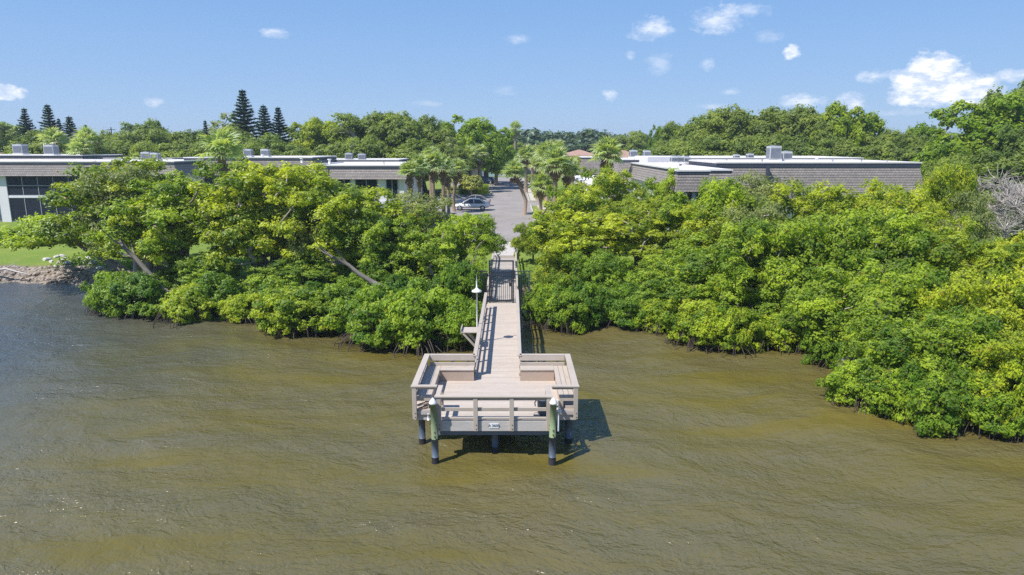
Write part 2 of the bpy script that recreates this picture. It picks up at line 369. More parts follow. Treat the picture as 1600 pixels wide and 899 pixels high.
class MB:
    """collects geometry for one mesh"""
    def __init__(s): s.v = []; s.f = []; s.n = 0; s.mi = []; s.cur = 0; s.sm = []
    def add(s, verts, faces, mi=None, smooth=False):
        k = s.n
        s.v.extend([tuple(p) for p in verts]); s.n += len(verts)
        for f in faces:
            s.f.append(tuple(i + k for i in f)); s.mi.append(s.cur if mi is None else mi); s.sm.append(smooth)
        return s
    def box(s, x0, x1, y0, y1, z0, z1, mi=None):
        v = [(x0, y0, z0), (x1, y0, z0), (x1, y1, z0), (x0, y1, z0), (x0, y0, z1), (x1, y0, z1), (x1, y1, z1), (x0, y1, z1)]
        return s.add(v, [(0, 3, 2, 1), (4, 5, 6, 7), (0, 1, 5, 4), (1, 2, 6, 5), (2, 3, 7, 6), (3, 0, 4, 7)], mi)
    def beam(s, a, b, w, h, mi=None):
        a = Vector(a); b = Vector(b); d = (b - a).normalized()
        side = d.cross(Vector((0, 0, 1)));
        if side.length < 1e-4: side = Vector((1, 0, 0))
        side.normalize(); up = side.cross(d).normalized()
        v = []
        for p in (a, b):
            for (i, j) in ((-1, -1), (1, -1), (1, 1), (-1, 1)): v.append(p + side * (i * w / 2) + up * (j * h / 2))
        return s.add(v, [(0, 3, 2, 1), (4, 5, 6, 7), (0, 1, 5, 4), (1, 2, 6, 5), (2, 3, 7, 6), (3, 0, 4, 7)], mi)
    def tube(s, pts, rad, n=8, mi=None, caps=True):
        pts = [Vector(p) for p in pts]
        if not hasattr(rad, '__len__'): rad = [rad] * len(pts)
        v = []; f = []
        ref = Vector((0.13, 0.97, 0.2))
        for i, p in enumerate(pts):
            d = (pts[min(i + 1, len(pts) - 1)] - pts[max(i - 1, 0)])
            if d.length < 1e-6: d = Vector((0, 0, 1))
            d.normalize()
            a = d.cross(ref)
            if a.length < 0.05: a = d.cross(Vector((1, 0, 0)))
            a.normalize(); b = d.cross(a)
            for k in range(n):
                t = 2 * PI * k / n
                v.append(p + (a * math.cos(t) + b * math.sin(t)) * rad[i])
        for i in range(len(pts) - 1):
            for k in range(n):
                f.append((i * n + k, i * n + (k + 1) % n, (i + 1) * n + (k + 1) % n, (i + 1) * n + k))
        s.add(v, f, mi, True)
        if caps:
            k0 = s.n - len(v)
            s.f.append(tuple(k0 + i for i in range(n))); s.mi.append(s.cur if mi is None else mi); s.sm.append(False)
            s.f.append(tuple(k0 + len(v) - 1 - i for i in range(n))); s.mi.append(s.cur if mi is None else mi); s.sm.append(False)
        return s
    def lathe(s, prof, cx=0, cy=0, n=20, mi=None, smooth=True):
        v = []; f = []
        for (r, z) in prof:
            for k in range(n):
                t = 2 * PI * k / n; v.append((cx + r * math.cos(t), cy + r * math.sin(t), z))
        for i in range(len(prof) - 1):
            for k in range(n):
                f.append((i * n + k, i * n + (k + 1) % n, (i + 1) * n + (k + 1) % n, (i + 1) * n + k))
        return s.add(v, f, mi, smooth)
    def mesh(s, name, mats):
        me = bpy.data.meshes.new(name)
        me.from_pydata(s.v, [], s.f)
        for m in (mats if isinstance(mats, (list, tuple)) else [mats]): me.materials.append(m)
        me.polygons.foreach_set('material_index', s.mi)
        me.polygons.foreach_set('use_smooth', s.sm)
        me.validate()
        me.update()
        return me
    def build(s, name, mats, parent=None, loc=None, bevel=0.0):
        o = bpy.data.objects.new(name, s.mesh(name, mats)); link(o)
        if parent: o.parent = parent
        if loc: o.location = loc
        if bevel:
            b = o.modifiers.new('bevel', 'BEVEL'); b.width = bevel; b.segments = 1; b.limit_method = 'ANGLE'
        return o


def np_mesh(name, V, Q, mats, mi=None, tint=None, age=None, smooth=None):
    """fast mesh of quads from numpy arrays"""
    me = bpy.data.meshes.new(name)
    nv, nq = len(V), len(Q)
    me.vertices.add(nv); me.vertices.foreach_set('co', np.asarray(V, np.float32).ravel())
    me.loops.add(nq * 4); me.loops.foreach_set('vertex_index', np.asarray(Q, np.int32).ravel())
    me.polygons.add(nq)
    me.polygons.foreach_set('loop_start', np.arange(0, nq * 4, 4, dtype=np.int32))
    for m in mats: me.materials.append(m)
    if mi is not None: me.polygons.foreach_set('material_index', np.asarray(mi, np.int32))
    me.polygons.foreach_set('use_smooth', np.asarray(smooth if smooth is not None else np.zeros(nq), bool))
    me.update(calc_edges=True)
    if tint is not None:
        a = me.attributes.new('tint', 'FLOAT', 'FACE'); a.data.foreach_set('value', np.asarray(tint, np.float32))
    if age is not None:
        a = me.attributes.new('age', 'FLOAT', 'FACE'); a.data.foreach_set('value', np.asarray(age, np.float32))
    return me


def obj(name, me, parent=None, loc=(0, 0, 0), rot=(0, 0, 0), sc=(1, 1, 1)):
    o = bpy.data.objects.new(name, me); link(o)
    if parent: o.parent = parent
    o.location = loc; o.rotation_euler = rot; o.scale = sc
    return o


# ------------------------------------------------------------------ vegetation generators
def unit(v): return v / np.maximum(np.linalg.norm(v, axis=1, keepdims=True), 1e-6)


def leaf_quads(cen, nor, L, W, rng):
    n = len(cen)
    t = unit(np.cross(nor, rng.normal(size=(n, 3)))); b = np.cross(nor, t)
    L = (L * rng.uniform(0.7, 1.25, (n, 1))); W = (W * rng.uniform(0.7, 1.25, (n, 1)))
    V = np.stack([cen - t * L / 2, cen + b * W / 2 + nor * W * 0.12, cen + t * L / 2, cen - b * W / 2 + nor * W * 0.12], 1).reshape(-1, 3)
    Q = np.arange(n * 4).reshape(-1, 4)
    return V, Q


def clump_leaves(centres, radii, per, L, W, rng, flat=0.6, tint_lo=0.15, tint_hi=0.85, up=0.5, sub=7):
    """leafy pads: each clump is broken into rosettes so it keeps an uneven outline"""
    Cs = []; Ns = []; T = []
    for c, r in zip(centres, radii):
        n = int(per * (r / np.mean(radii)) ** 2)
        d = unit(rng.normal(size=(sub * 3, 3))); d[:, 2] = np.abs(d[:, 2]) * 1.1 - 0.30
        d = unit(d)
        subc = c + d * np.array([r, r, r * flat]) * rng.uniform(0.55, 1.0, (len(d), 1))
        k = rng.integers(0, len(d), n)
        base_t = rng.uniform(tint_lo, tint_hi) ** 1.15
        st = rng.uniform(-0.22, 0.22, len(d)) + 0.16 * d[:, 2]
        off = unit(rng.normal(size=(n, 3))) * (rng.uniform(0, 1, (n, 1)) ** 0.5) * r * 0.36
        off *= np.where(rng.uniform(0, 1, (n, 1)) < .14, 1.9, 1.0)
        off[:, 2] *= 0.8
        p = subc[k] + off
        nn = unit(off / (r * .36) * 0.8 + d[k] * 0.7 + np.array([0, 0, up * .7]) + rng.normal(size=(n, 3)) * 0.38)
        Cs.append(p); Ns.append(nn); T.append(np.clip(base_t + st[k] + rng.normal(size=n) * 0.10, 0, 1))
    Cs = np.concatenate(Cs); Ns = np.concatenate(Ns); T = np.concatenate(T)
    V, Q = leaf_quads(Cs, Ns, L, W, rng)
    return V, Q, T


def skeleton(base, centres, rng, r0=0.2, step=0.6, trunk_top=None, sag=0.15, min_r=0.012, sides=6):
    """branches that grow from the trunk to every clump; returns verts, quads"""
    nodes = [np.array(base, float)]; par = [-1]
    top = np.array(trunk_top, float)
    k = max(3, int(np.linalg.norm(top - nodes[0]) / step))
    bend = rng.normal(size=3) * np.array([.25, .25, 0.05]) * np.linalg.norm(top - nodes[0]) * .35
    for i in range(1, k + 1):
        t = i / k
        nodes.append(nodes[0] * (1 - t) + top * t + bend * math.sin(PI * t)); par.append(len(nodes) - 2)
    order = np.argsort([np.linalg.norm(c - top) for c in centres])
    tips = []
    for ci in order:
        c = np.asarray(centres[ci], float)
        P = np.array(nodes[k // 2:]); d = np.linalg.norm(P - c, axis=1) + np.maximum(0, P[:, 2] - c[2] + .2) * 2.0
        j = int(np.argmin(d)) + k // 2
        a = nodes[j]; L = np.linalg.norm(c - a); m = max(2, int(L / step))
        bow = rng.normal(size=3) * 0.13 * L; bow[2] = abs(bow[2]) * 0.3 - sag * L * .5
        pj = j
        for i in range(1, m + 1):
            t = i / m
            nodes.append(a * (1 - t) + c * t + bow * math.sin(PI * t) + rng.normal(size=3) * 0.04 * L / m); par.append(pj); pj = len(nodes) - 1
        tips.append(pj)
    n = len(nodes); cnt = np.zeros(n); ch = [[] for _ in range(n)]
    for i in range(1, n): ch[par[i]].append(i)
    for t in tips: cnt[t] += 1
    for i in range(n - 1, 0, -1): cnt[par[i]] += cnt[i]
    rad = np.maximum(min_r, r0 * (cnt / max(cnt[0], 1)) ** 0.5)
    rad[0] *= 1.25
    V = []; Q = []; kv = 0
    nodes = np.array(nodes)
    ring = np.stack([np.cos(np.arange(sides) * 2 * PI / sides), np.sin(np.arange(sides) * 2 * PI / sides)], 1)
    # one continuous tube per chain
    def frame(d):
        a = np.cross(d, [0.13, 0.97, 0.2])
        if np.linalg.norm(a) < .05: a = np.cross(d, [1, 0, 0])
        a /= np.linalg.norm(a); return a, np.cross(d, a)
    start = [(0, None)]
    while start:
        i, prev = start.pop()
        chain = [] if prev is None else [prev]
        chain.append(i)
        while ch[chain[-1]]:
            kids = sorted(ch[chain[-1]], key=lambda q: -cnt[q])
            for q in kids[1:]: start.append((q, chain[-1]))
            chain.append(kids[0])
        pts = nodes[chain]; rr = rad[chain].copy()
        if prev is not None: rr[0] = rr[1]
        for a_ in range(len(pts)):
            d = pts[min(a_ + 1, len(pts) - 1)] - pts[max(a_ - 1, 0)]; d = d / max(np.linalg.norm(d), 1e-6)
            x, y = frame(d)
            V.append(pts[a_] + (ring[:, :1] * x + ring[:, 1:] * y) * rr[a_])
        for a_ in range(len(pts) - 1):
            for s_ in range(sides):
                Q.append((kv + a_ * sides + s_, kv + a_ * sides + (s_ + 1) % sides, kv + (a_ + 1) * sides + (s_ + 1) % sides, kv + (a_ + 1) * sides + s_))
        kv += len(pts) * sides
    return np.concatenate(V), np.array(Q), nodes, tips


def crown_centres(rng, n, rx, ry, z0, z1, lean=(0, 0), shell=0.5, rmin=0.0):
    """clump centres spread through an uneven crown volume"""
    out_ = []
    lob = [(rng.uniform(0, 2 * PI), rng.uniform(.75, 1.15)) for _ in range(4)]
    tries = 0
    while len(out_) < n and tries < n * 60:
        tries += 1
        d = rng.normal(size=3); d /= np.linalg.norm(d)
        if d[2] < -0.55: continue
        ang = math.atan2(d[1], d[0])
        k = 0.85 + sum(0.13 * math.cos((ang - a) * (j + 1)) * s for j, (a, s) in enumerate(lob))
        r = min(1.0, rng.uniform(shell, 1.0) ** 0.8 * k)
        p = np.array([d[0] * rx * r, d[1] * ry * r, z0 + (z1 - z0) * (0.38 + 0.62 * min(d[2] * r, .82 + .1 * rng.random()))])
        p[0] += lean[0]; p[1] += lean[1]
        if out_ and min(np.linalg.norm((p - q) * np.array([1, 1, 1.0])) for q in out_) < rmin: continue
        out_.append(p)
    return out_


def tree_meshes(name, seed, n, rx, H, z0, lean, leaf, L, W, per, cr, flat, matl, barkm, r0, fork=0.35, twigs=0, shell=0.45, tint=(.15, .85), base_lean=True):
    """returns (trunk mesh, crown mesh) for a tree of height H with a crown half-width rx"""
    rng = np.random.default_rng(seed)
    cs = crown_centres(rng, n, rx - cr * .6, rx * 0.92 - cr * .6, z0, H - cr * flat, lean, shell, cr * 0.8)
    rad = cr * rng.uniform(0.7, 1.25, len(cs))
    top = np.array([lean[0] * 0.75 + rng.normal() * .2, lean[1] * 0.75 + rng.normal() * .2, z0 + (H - z0) * fork * .5 if z0 > H * .25 else H * fork])
    V, Q, nodes, tips = skeleton((0, 0, -0.5), cs, rng, r0, max(0.35, H * .07), top)
    tm = np_mesh(name + '_trunk', V, Q, [M[barkm]], smooth=np.ones(len(Q)))
    LV, LQ, T = clump_leaves(cs, rad, per, L, W, rng, flat, tint[0], tint[1])
    cm = np_mesh(name + '_crown', LV, LQ, [M[matl]], tint=T, age=rng.uniform(0, 1, len(LQ)))
    co = LV.reshape(-1, 3)
    BND[cm.name] = (float(np.percentile(co[:, 2], 99.75)), float((np.percentile(co[:, 0], 99) - np.percentile(co[:, 0], 1)) / 2), float(np.median(co[:, 0])))
    return tm, cm


BND = {}


def twig_mesh(name, seed, rx, H, n=80, sub=24, mat='bark_dead', leafy=0):
    """bare, bleached, finely branched shrub"""
    rng = np.random.default_rng(seed)
    cs = crown_centres(rng, n, rx * .8, rx * .8, H * .2, H * .95, (0, 0), 0.4, 0.25)
    V, Q, nodes, tips = skeleton((0, 0, -0.3), cs, rng, 0.11, 0.4, (0, 0, H * .25), min_r=0.014, sides=5)
    mb = MB()
    for c in cs:
        for k in range(sub):
            d = rng.normal(size=3); d[2] = abs(d[2]) * .8 + .1; d /= np.linalg.norm(d)
            l = rng.uniform(.4, 1.0)
            p1 = c + d * l * .5 + rng.normal(size=3) * .06; p2 = c + d * l + rng.normal(size=3) * .1
            mb.tube([c, p1, p2], [.016, .012, .006], 3, caps=False)
    V2 = np.array([tuple(v) for v in mb.v]); Q2 = np.array(mb.f) + len(V)
    return np_mesh(name, np.concatenate([V, V2]), np.concatenate([Q, Q2]), [M[mat]], smooth=np.ones(len(Q) + len(Q2)))


def root_mesh(name, seed, rx, n=60, h=1.0):
    """arching prop roots under a mangrove"""
    rng = np.random.default_rng(seed); mb = MB()
    for i in range(n):
        a = rng.uniform(0, 2 * PI); r_out = rx * rng.uniform(.45, .92); r_in = r_out * rng.uniform(.2, .6)
        hz = h * rng.uniform(.6, 1.2)
        a2 = a + rng.normal() * .25
        p0 = (math.cos(a) * r_in, math.sin(a) * r_in, hz)
        p1 = (math.cos(a2) * (r_in + r_out) / 2, math.sin(a2) * (r_in + r_out) / 2, hz * .95)
        p2 = (math.cos(a2) * r_out * .93, math.sin(a2) * r_out * .93, hz * .45)
        p3 = (math.cos(a2) * r_out, math.sin(a2) * r_out, -.4)
        mb.tube([p0, p1, p2, p3], [.03, .028, .024, .02], 5, caps=False)
    return mb.mesh(name, M['root'])


def set_tree(name, base, rz, sc, tm, cm, label, cat, group=None, tintc=None, extra=None):
    e = empty(name, base, 0, label, cat, group)
    t = obj('trunk', tm, e, rot=(0, 0, rz), sc=sc)
    c = obj('crown', cm, e, rot=(0, 0, rz), sc=sc)
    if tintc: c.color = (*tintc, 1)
    if extra: obj('prop_roots', extra, e, rot=(0, 0, rz), sc=(sc[0] * .92, sc[1] * .92, min(sc[2], .8)))['kind'] = 'stuff'
    return e

# =================================================================== SETTING
def interp(x, tab):
    xs = [a for a, b in tab]; ys = [b for a, b in tab]
    return np.interp(x, xs, ys)


SHORE = [(-400, 44), (-60, 47.2), (-36, 47.4), (-29, 47.0), (-26, 42), (-18, 40.5), (-8, 39.5), (0, 40.5), (8, 40), (13, 34), (16, 30.5), (20, 27), (26, 23), (40, 19), (90, 8), (400, -40)]


def ground_z(x, y):
    s = interp(x, SHORE)
    d = y - s + 0.25 * np.sin(x * 1.3) + 0.2 * np.sin(x * 3.1 + 1)
    return np.interp(d, [-30, -4, 0, 1.2, 3.0, 9, 25], [-1.6, -1.1, -0.05, 0.5, 0.85, 1.15, 1.42])


gx = np.unique(np.concatenate([np.linspace(-4000, -80, 14), np.arange(-80, 80.1, 0.8), np.linspace(80, 4000, 14)]))
gy = np.unique(np.concatenate([np.arange(-60, 14, 6.0), np.arange(14, 75, 0.7), np.arange(75, 200, 8), np.linspace(200, 5000, 12)]))
GX, GY = np.meshgrid(gx, gy)
GZ = ground_z(GX, GY)
rng0 = np.random.default_rng(5)
GZ = GZ + rng0.normal(size=GZ.shape) * 0.025 * (GY < 70)
V = np.stack([GX, GY, GZ], -1).reshape(-1, 3)
nx, ny = len(gx), len(gy)
ii, jj = np.meshgrid(np.arange(nx - 1), np.arange(ny - 1))
b0 = (jj * nx + ii).ravel()
Q = np.stack([b0, b0 + 1, b0 + nx + 1, b0 + nx], 1)
o = obj('ground', np_mesh('ground', V, Q, [M['ground']], smooth=np.ones(len(Q)))); tag(o, kind='structure')

# water: a finely rippled sheet near the camera and a wide flat one beyond it
wy = np.arange(6, 50.01, 0.22); wx = np.arange(-42, 42.01, 0.22)
WX, WY = np.meshgrid(wx, wy)
def wave(x, y):
    z = np.zeros_like(x)
    r = np.random.default_rng(8)
    for i in range(22):
        lam = 0.9 * 1.17 ** i * 0.8; a = R(68) + r.normal() * 0.45; ph = r.uniform(0, 6.3)
        k = 2 * PI / lam
        z += 0.0060 * lam ** 0.75 * np.sin((x * math.cos(a) + y * math.sin(a)) * k + ph + 0.7 * np.sin((x * math.sin(a) - y * math.cos(a)) * k * .37 + ph))
    return z
fade = np.clip(np.minimum(np.minimum(42 - np.abs(WX), WY - 6), 50 - WY) / 5, 0, 1)
WZ = wave(WX, WY) * fade * 0.9
V = np.stack([WX, WY, WZ], -1).reshape(-1, 3)
nx, ny = len(wx), len(wy)
ii, jj = np.meshgrid(np.arange(nx - 1), np.arange(ny - 1)); b0 = (jj * nx + ii).ravel()
Qi = np.stack([b0, b0 + 1, b0 + nx + 1, b0 + nx], 1)
x0, x1, y0, y1 = wx[0], wx[-1], wy[0], wy[-1]
F = 3000
ov = np.array([(-F, -F, 0), (F, -F, 0), (F, y0, 0), (-F, y0, 0), (-F, y1, 0), (x0, y1, 0), (x0, y0, 0), (x1, y0, 0), (x1, y1, 0), (F, y1, 0), (F, 200, 0), (-F, 200, 0)])
k = len(V)
Qo = np.array([(0, 1, 2, 3), (3, 6, 5, 4), (7, 2, 9, 8), (4, 9, 10, 11)]) + k
o = obj('water', np_mesh('water', np.concatenate([V, ov]), np.concatenate([Qi, Qo]), [M['water']], smooth=np.ones(len(Qi) + 4))); tag(o, kind='structure')


def sheet(name, polys, z, mat, th=0.0):
    mb = MB()
    for p in polys:
        n = len(p)
        if th:
            mb.add([(x, y, z) for x, y in p] + [(x, y, z - th) for x, y in p], [tuple(range(n))] + [(i, i + n, (i + 1) % n + n, (i + 1) % n) for i in range(n)])
        else: mb.add([(x, y, z) for x, y in p], [tuple(range(n))])
    return tag(mb.build(name, mat), kind='structure')


# roadway with parking bays on its left, kerbs, footpath and verges
sheet('road', [[(-3.5, 57.5), (2.45, 57.5), (2.45, 178), (-3.5, 178)]], 1.50, M['asphalt'])
sheet('parking_bay', [[(-13, 80), (-3.5, 80), (-3.5, 112), (-13, 112)], [(-13, 120), (-3.5, 120), (-3.5, 138), (-13, 138)], [(-13, 141.5), (-3.5, 141.5), (-3.5, 156), (-13, 156)]], 1.504, M['asphalt'])
sheet('side_road', [[(2.45, 93.5), (12, 93.5), (12, 99), (2.45, 99)]], 1.502, M['asphalt'])
mb = MB()
for (xa, xb, ya, yb) in ((2.45, 2.6, 66, 93), (2.45, 2.6, 99.5, 172), (2.6, 14, 92.85, 93.0), (2.6, 14, 99.5, 99.65), (-13, -3.7, 112, 112.18), (-13, -3.7, 119.8, 120), (-3.7, -3.5, 112, 120),
                         (-13, -3.7, 138, 138.18), (-13, -3.7, 141.3, 141.5), (-3.7, -3.5, 138, 141.5), (-3.7, -3.5, 64, 80), (-13, -3.7, 79.85, 80)):
    mb.box(xa, xb, ya, yb, 1.30, 1.62)
tag(mb.build('kerb', M['concrete']), kind='structure')
sheet('footpath', [[(3.4, 66), (4.4, 66), (4.4, 92.8), (3.4, 92.8)], [(2.75, 101), (3.7, 101), (3.7, 170), (2.75, 170)]], 1.55, M['concrete'], 0.2)
sheet('pier_path', [[(-1.35, 50.1), (0.35, 50.1), (0.6, 57.5), (-1.6, 57.5)]], 1.46, M['concrete'], 0.3)
# painted bay lines
mb = MB()
for yy in np.arange(83.2, 111, 2.9): mb.box(-8.8, -4.0, yy, yy + 0.1, 1.505, 1.509)
for yy in np.arange(122.9, 137, 2.9): mb.box(-8.8, -4.0, yy, yy + 0.1, 1.505, 1.509)
tag(mb.build('parking_line', M['white_paint']), kind='structure')

# =================================================================== PIER
PX = -0.55
ZD, ZR, ZS = 1.25, 2.03, 1.68
pier = empty('fishing_pier', (PX, 20, 0), 0, 'beige composite pier ending in a railed platform with built-in benches over the water', 'pier')
po = Vector((-PX, -20, 0))      # children are written in world coordinates


def pp(mb, name, mat, bevel=0.0, parent=None):
    return mb.build(name, mat, pier if parent is None else parent, loc=po if parent is None else (0, 0, 0), bevel=bevel)


XL, XR = -3.12, 2.06            # outer rails of the wings
CLX, CRX = -2.28, 1.16          # centre section that sticks out in front
YF, YW, YB = 19.56, 20.42, 23.62
WL, WR = -1.33, 0.27            # walkway rails
YE = 50.2
# deck boards, one object each, sharing meshes
def board(len_):
    return MB().box(-len_ / 2, len_ / 2, -0.066, 0.066, -0.03, 0.0).mesh('deck_board', M['composite'])
bd_c, bd_w, bd_k = board(CRX - CLX), board(XR - XL), board(WR - WL)
bd_o = MB().box(-(WR - WL) / 2, (WR - WL) / 2, -0.066, 0.066, -0.03, 0.0).mesh('deck_board', M['timber_old'])
rb = random.Random(3)
y = YF + 0.07
while y < YE:
    if y < YW: me, cx = bd_c, (CLX + CRX) / 2
    elif y < YB: me, cx = bd_w, (XL + XR) / 2
    else: me, cx = (bd_k if y < 36.0 else bd_o), (WL + WR) / 2
    obj('deck_board', me, pier, (cx - PX + rb.uniform(-.004, .004), y - 20, ZD + rb.uniform(-.002, .002)))
    y += 0.1385
# frame under the deck
mb = MB()
for a, b in (((CLX, YF - .03), (CRX, YF - .03)),): mb.box(a[0], b[0], YF - .075, YF - .035, ZD - .33, ZD - .01)
pp(mb, 'fascia_board', M['timber_grey'])
mb = MB(); mb.box(CLX + .02, CRX - .02, YF + .02, YF + .16, ZD - .50, ZD - .335); pp(mb, 'front_beam', M['timber_blue'])
for (xa, xb) in ((XL, CLX - .02), (CRX + .02, XR)):
    mb = MB(); mb.box(xa, xb, YW - .05, YW - .01, ZD - .16, ZD - .035); pp(mb, 'fascia_board', M['timber_grey'])
    mb = MB(); mb.box(xa, xb, YW + .00, YW + .04, ZD - .36, ZD - .17); pp(mb, 'fascia_board', M['timber_grey'])
for xs in (XL, XR - .04):
    mb = MB(); mb.box(xs, xs + .04, YW + .045, YB, ZD - .36, ZD - .032); pp(mb, 'fascia_board', M['timber_grey'])
for xs, xe in ((XL, WL), (WR, XR)):
    mb = MB(); mb.box(xs, xe, YB + .005, YB + .045, ZD - .36, ZD - .032); pp(mb, 'fascia_board', M['timber_grey'])
mb = MB()
for xs in np.linspace(XL + .3, XR - .3, 9): mb.box(xs - .02, xs + .02, YW + .05, YB - .01, ZD - .3, ZD - .031)
for xs in (WL + .08, (WL + WR) / 2, WR - .08): mb.box(xs - .025, xs + .025, YB + .05, YE, ZD - .26, ZD - .031)
for ys in np.arange(YB + 2.4, YE, 3.0): mb.box(WL - .05, WR + .05, ys - .06, ys + .06, ZD - .46, ZD - .262)
mb.box(XL + .1, XR - .1, 20.9, 21.04, ZD - .5, ZD - .31); mb.box(XL + .1, XR - .1, 23.1, 23.24, ZD - .5, ZD - .31)
tag(pp(mb, 'joist', M['timber_blue']), kind='stuff')

# piles
def pile(x, y, top, wrap_top, cap, tilt=0.0, r=0.108):
    mb = MB(); mb.tube([(x, y, wrap_top - .02), (x + tilt, y, top)], [r * .93, r * .88], 14)
    p = pp(mb, 'pile', M['timber_green'] if cap else M['timber_blue'])
    mb = MB(); mb.tube([(x, y, .12), (x, y, wrap_top)], [r, r], 14); mb.build('sleeve', M['sleeve'], p)
    mb = MB(); mb.tube([(x, y, -1.3), (x, y, .14), (x, y, .19)], [r * 1.06, r * 1.06, r * 1.0], 14); mb.build('barnacle_band', M['barnacle'], p)
    if cap:
        mb = MB(); mb.lathe([(0.001, top + .17), (.04, top + .13), (.122, top + .02), (.122, top - .03), (.11, top - .03), (.11, top)], x + tilt, y, 14); mb.build('pile_cap', M['white_plastic'], p)
        for zz in (wrap_top + .1, wrap_top + .24): MB().tube([(x + .02, y - r - .025, zz), (x + .02, y - r + .03, zz)], .028, 6).build('bolt', M['bolt'], p)
    return p
pile(-2.33, 19.25, 1.92, 0.78, True, -.03)
pile(1.22, 19.25, 1.92, 0.84, True, .02)
for (x, y) in ((-2.90, 20.62), (1.82, 20.62), (-0.53, 20.0), (-2.9, 23.3), (1.85, 23.3), (-.53, 22.2)):
    pile(x, y, ZD - .3, ZD - .36, False)
for ys in np.arange(YB + 2.4, 42, 3.0):
    for xs in (WL + .06, WR - .06): pile(xs, float(ys), ZD - .3, ZD - .46, False, r=.11)


# railings --------------------------------------------------------
def post(x, y, z0, z1=ZR, w=.135, d=.085):
    mb = MB(); mb.box(x - w / 2, x + w / 2, y - d / 2, y + d / 2, z0, z1)
    p = pp(mb, 'rail_post', M['composite_rail'], .006)
    for zz in (z0 + .07, z0 + .2): MB().tube([(x + .02, y - d / 2 - .012, zz), (x + .02, y - d / 2 + .02, zz)], .016, 6).build('bolt', M['bolt'], p)
def rail(name, x0, x1, y0, y1, z0, z1, mat='composite_rail'):
    mb = MB(); mb.box(min(x0, x1), max(x0, x1), min(y0, y1), max(y0, y1), z0, z1); return pp(mb, name, M[mat], .006)

FP = YF - .12                  # line of the front posts
fx = [CLX + .07, xat(743, FP, 1.6), xat(799.5, FP, 1.6), CRX - .05]
for x in fx: post(x, FP, ZD - .30)
rail('rail_cap', CLX - .05, CRX + .05, FP - .07, FP + .09, ZR, ZR + .045)
rail('top_rail', CLX + .14, CRX - .12, FP + .045, FP + .085, ZR - .13, ZR - .004)
rail('mid_rail', CLX + .14, CRX - .12, FP + .045, FP + .085, ZD + .31, ZD + .42)
rail('bottom_rail', CLX + .14, CRX - .12, FP + .045, FP + .10, ZD + .045, ZD + .11)
# short returns on both sides of the centre section
for x in (CLX + .03, CRX - .07):
    rail('rail_cap', x - .06, x + .09, FP + .092, YW - .04, ZR, ZR + .045)
    rail('mid_rail', x, x + .04, FP + .12, YW - .05, ZD + .31, ZD + .42)
    post(x + .02, YW - .02, ZD + .003)
# wing fronts
for (xa, xb, xp) in ((XL - .05, CLX - .07, XL + .05), (CRX + .07, XR + .05, XR - .05)):
    rail('rail_cap', xa, xb, YW - .16, YW - .0, ZR, ZR + .045)
    post(xp, YW - .10, ZD - .28)
    mb = MB(); a, b = (XL + .125, CLX - .1) if xp < 0 else (CRX + .1, XR - .125)
    mb.box(a, b, YW - .05, YW - .01, ZR - .10, ZR - .005); pp(mb, 'top_rail', M['composite_rail'])
# side and back rails with broad caps
for s, x in ((-1, XL), (1, XR)):
    xi = x + .16 * (-s)
    rail('rail_cap', x - .04 * (-s), xi, YW + .003, YB + .06, ZR, ZR + .045)
    rail('back_board', x + .05 * (-s), x + .09 * (-s), YW + .05, YB - .06, ZR - .22, ZR - .05)
    rail('back_board', x + .05 * (-s), x + .09 * (-s), YW + .05, YB - .06, ZS - .06, ZR - .27)
    for ys in (21.3, 22.4, 23.4): post(x + .01 * (-s), ys, ZD - .28, ZR - .003, .075, .10)
for (xa, xb) in ((XL + .165, WL - .003), (WR + .003, XR - .165)):
    rail('rail_cap', xa, xb, YB - .1, YB + .06, ZR, ZR + .045)
    rail('back_board', xa + (0 if xa < 0 else 0), xb, YB - .10, YB - .06, ZR - .17, ZR - .003)
    rail('back_board', xa, xb, YB - .10, YB - .06, ZS - .06, ZR - .235)
    for xs in np.linspace(xa + .25, xb - .25, 3): post(xs, YB + .02, ZD - .28, ZR - .003, .10, .075)
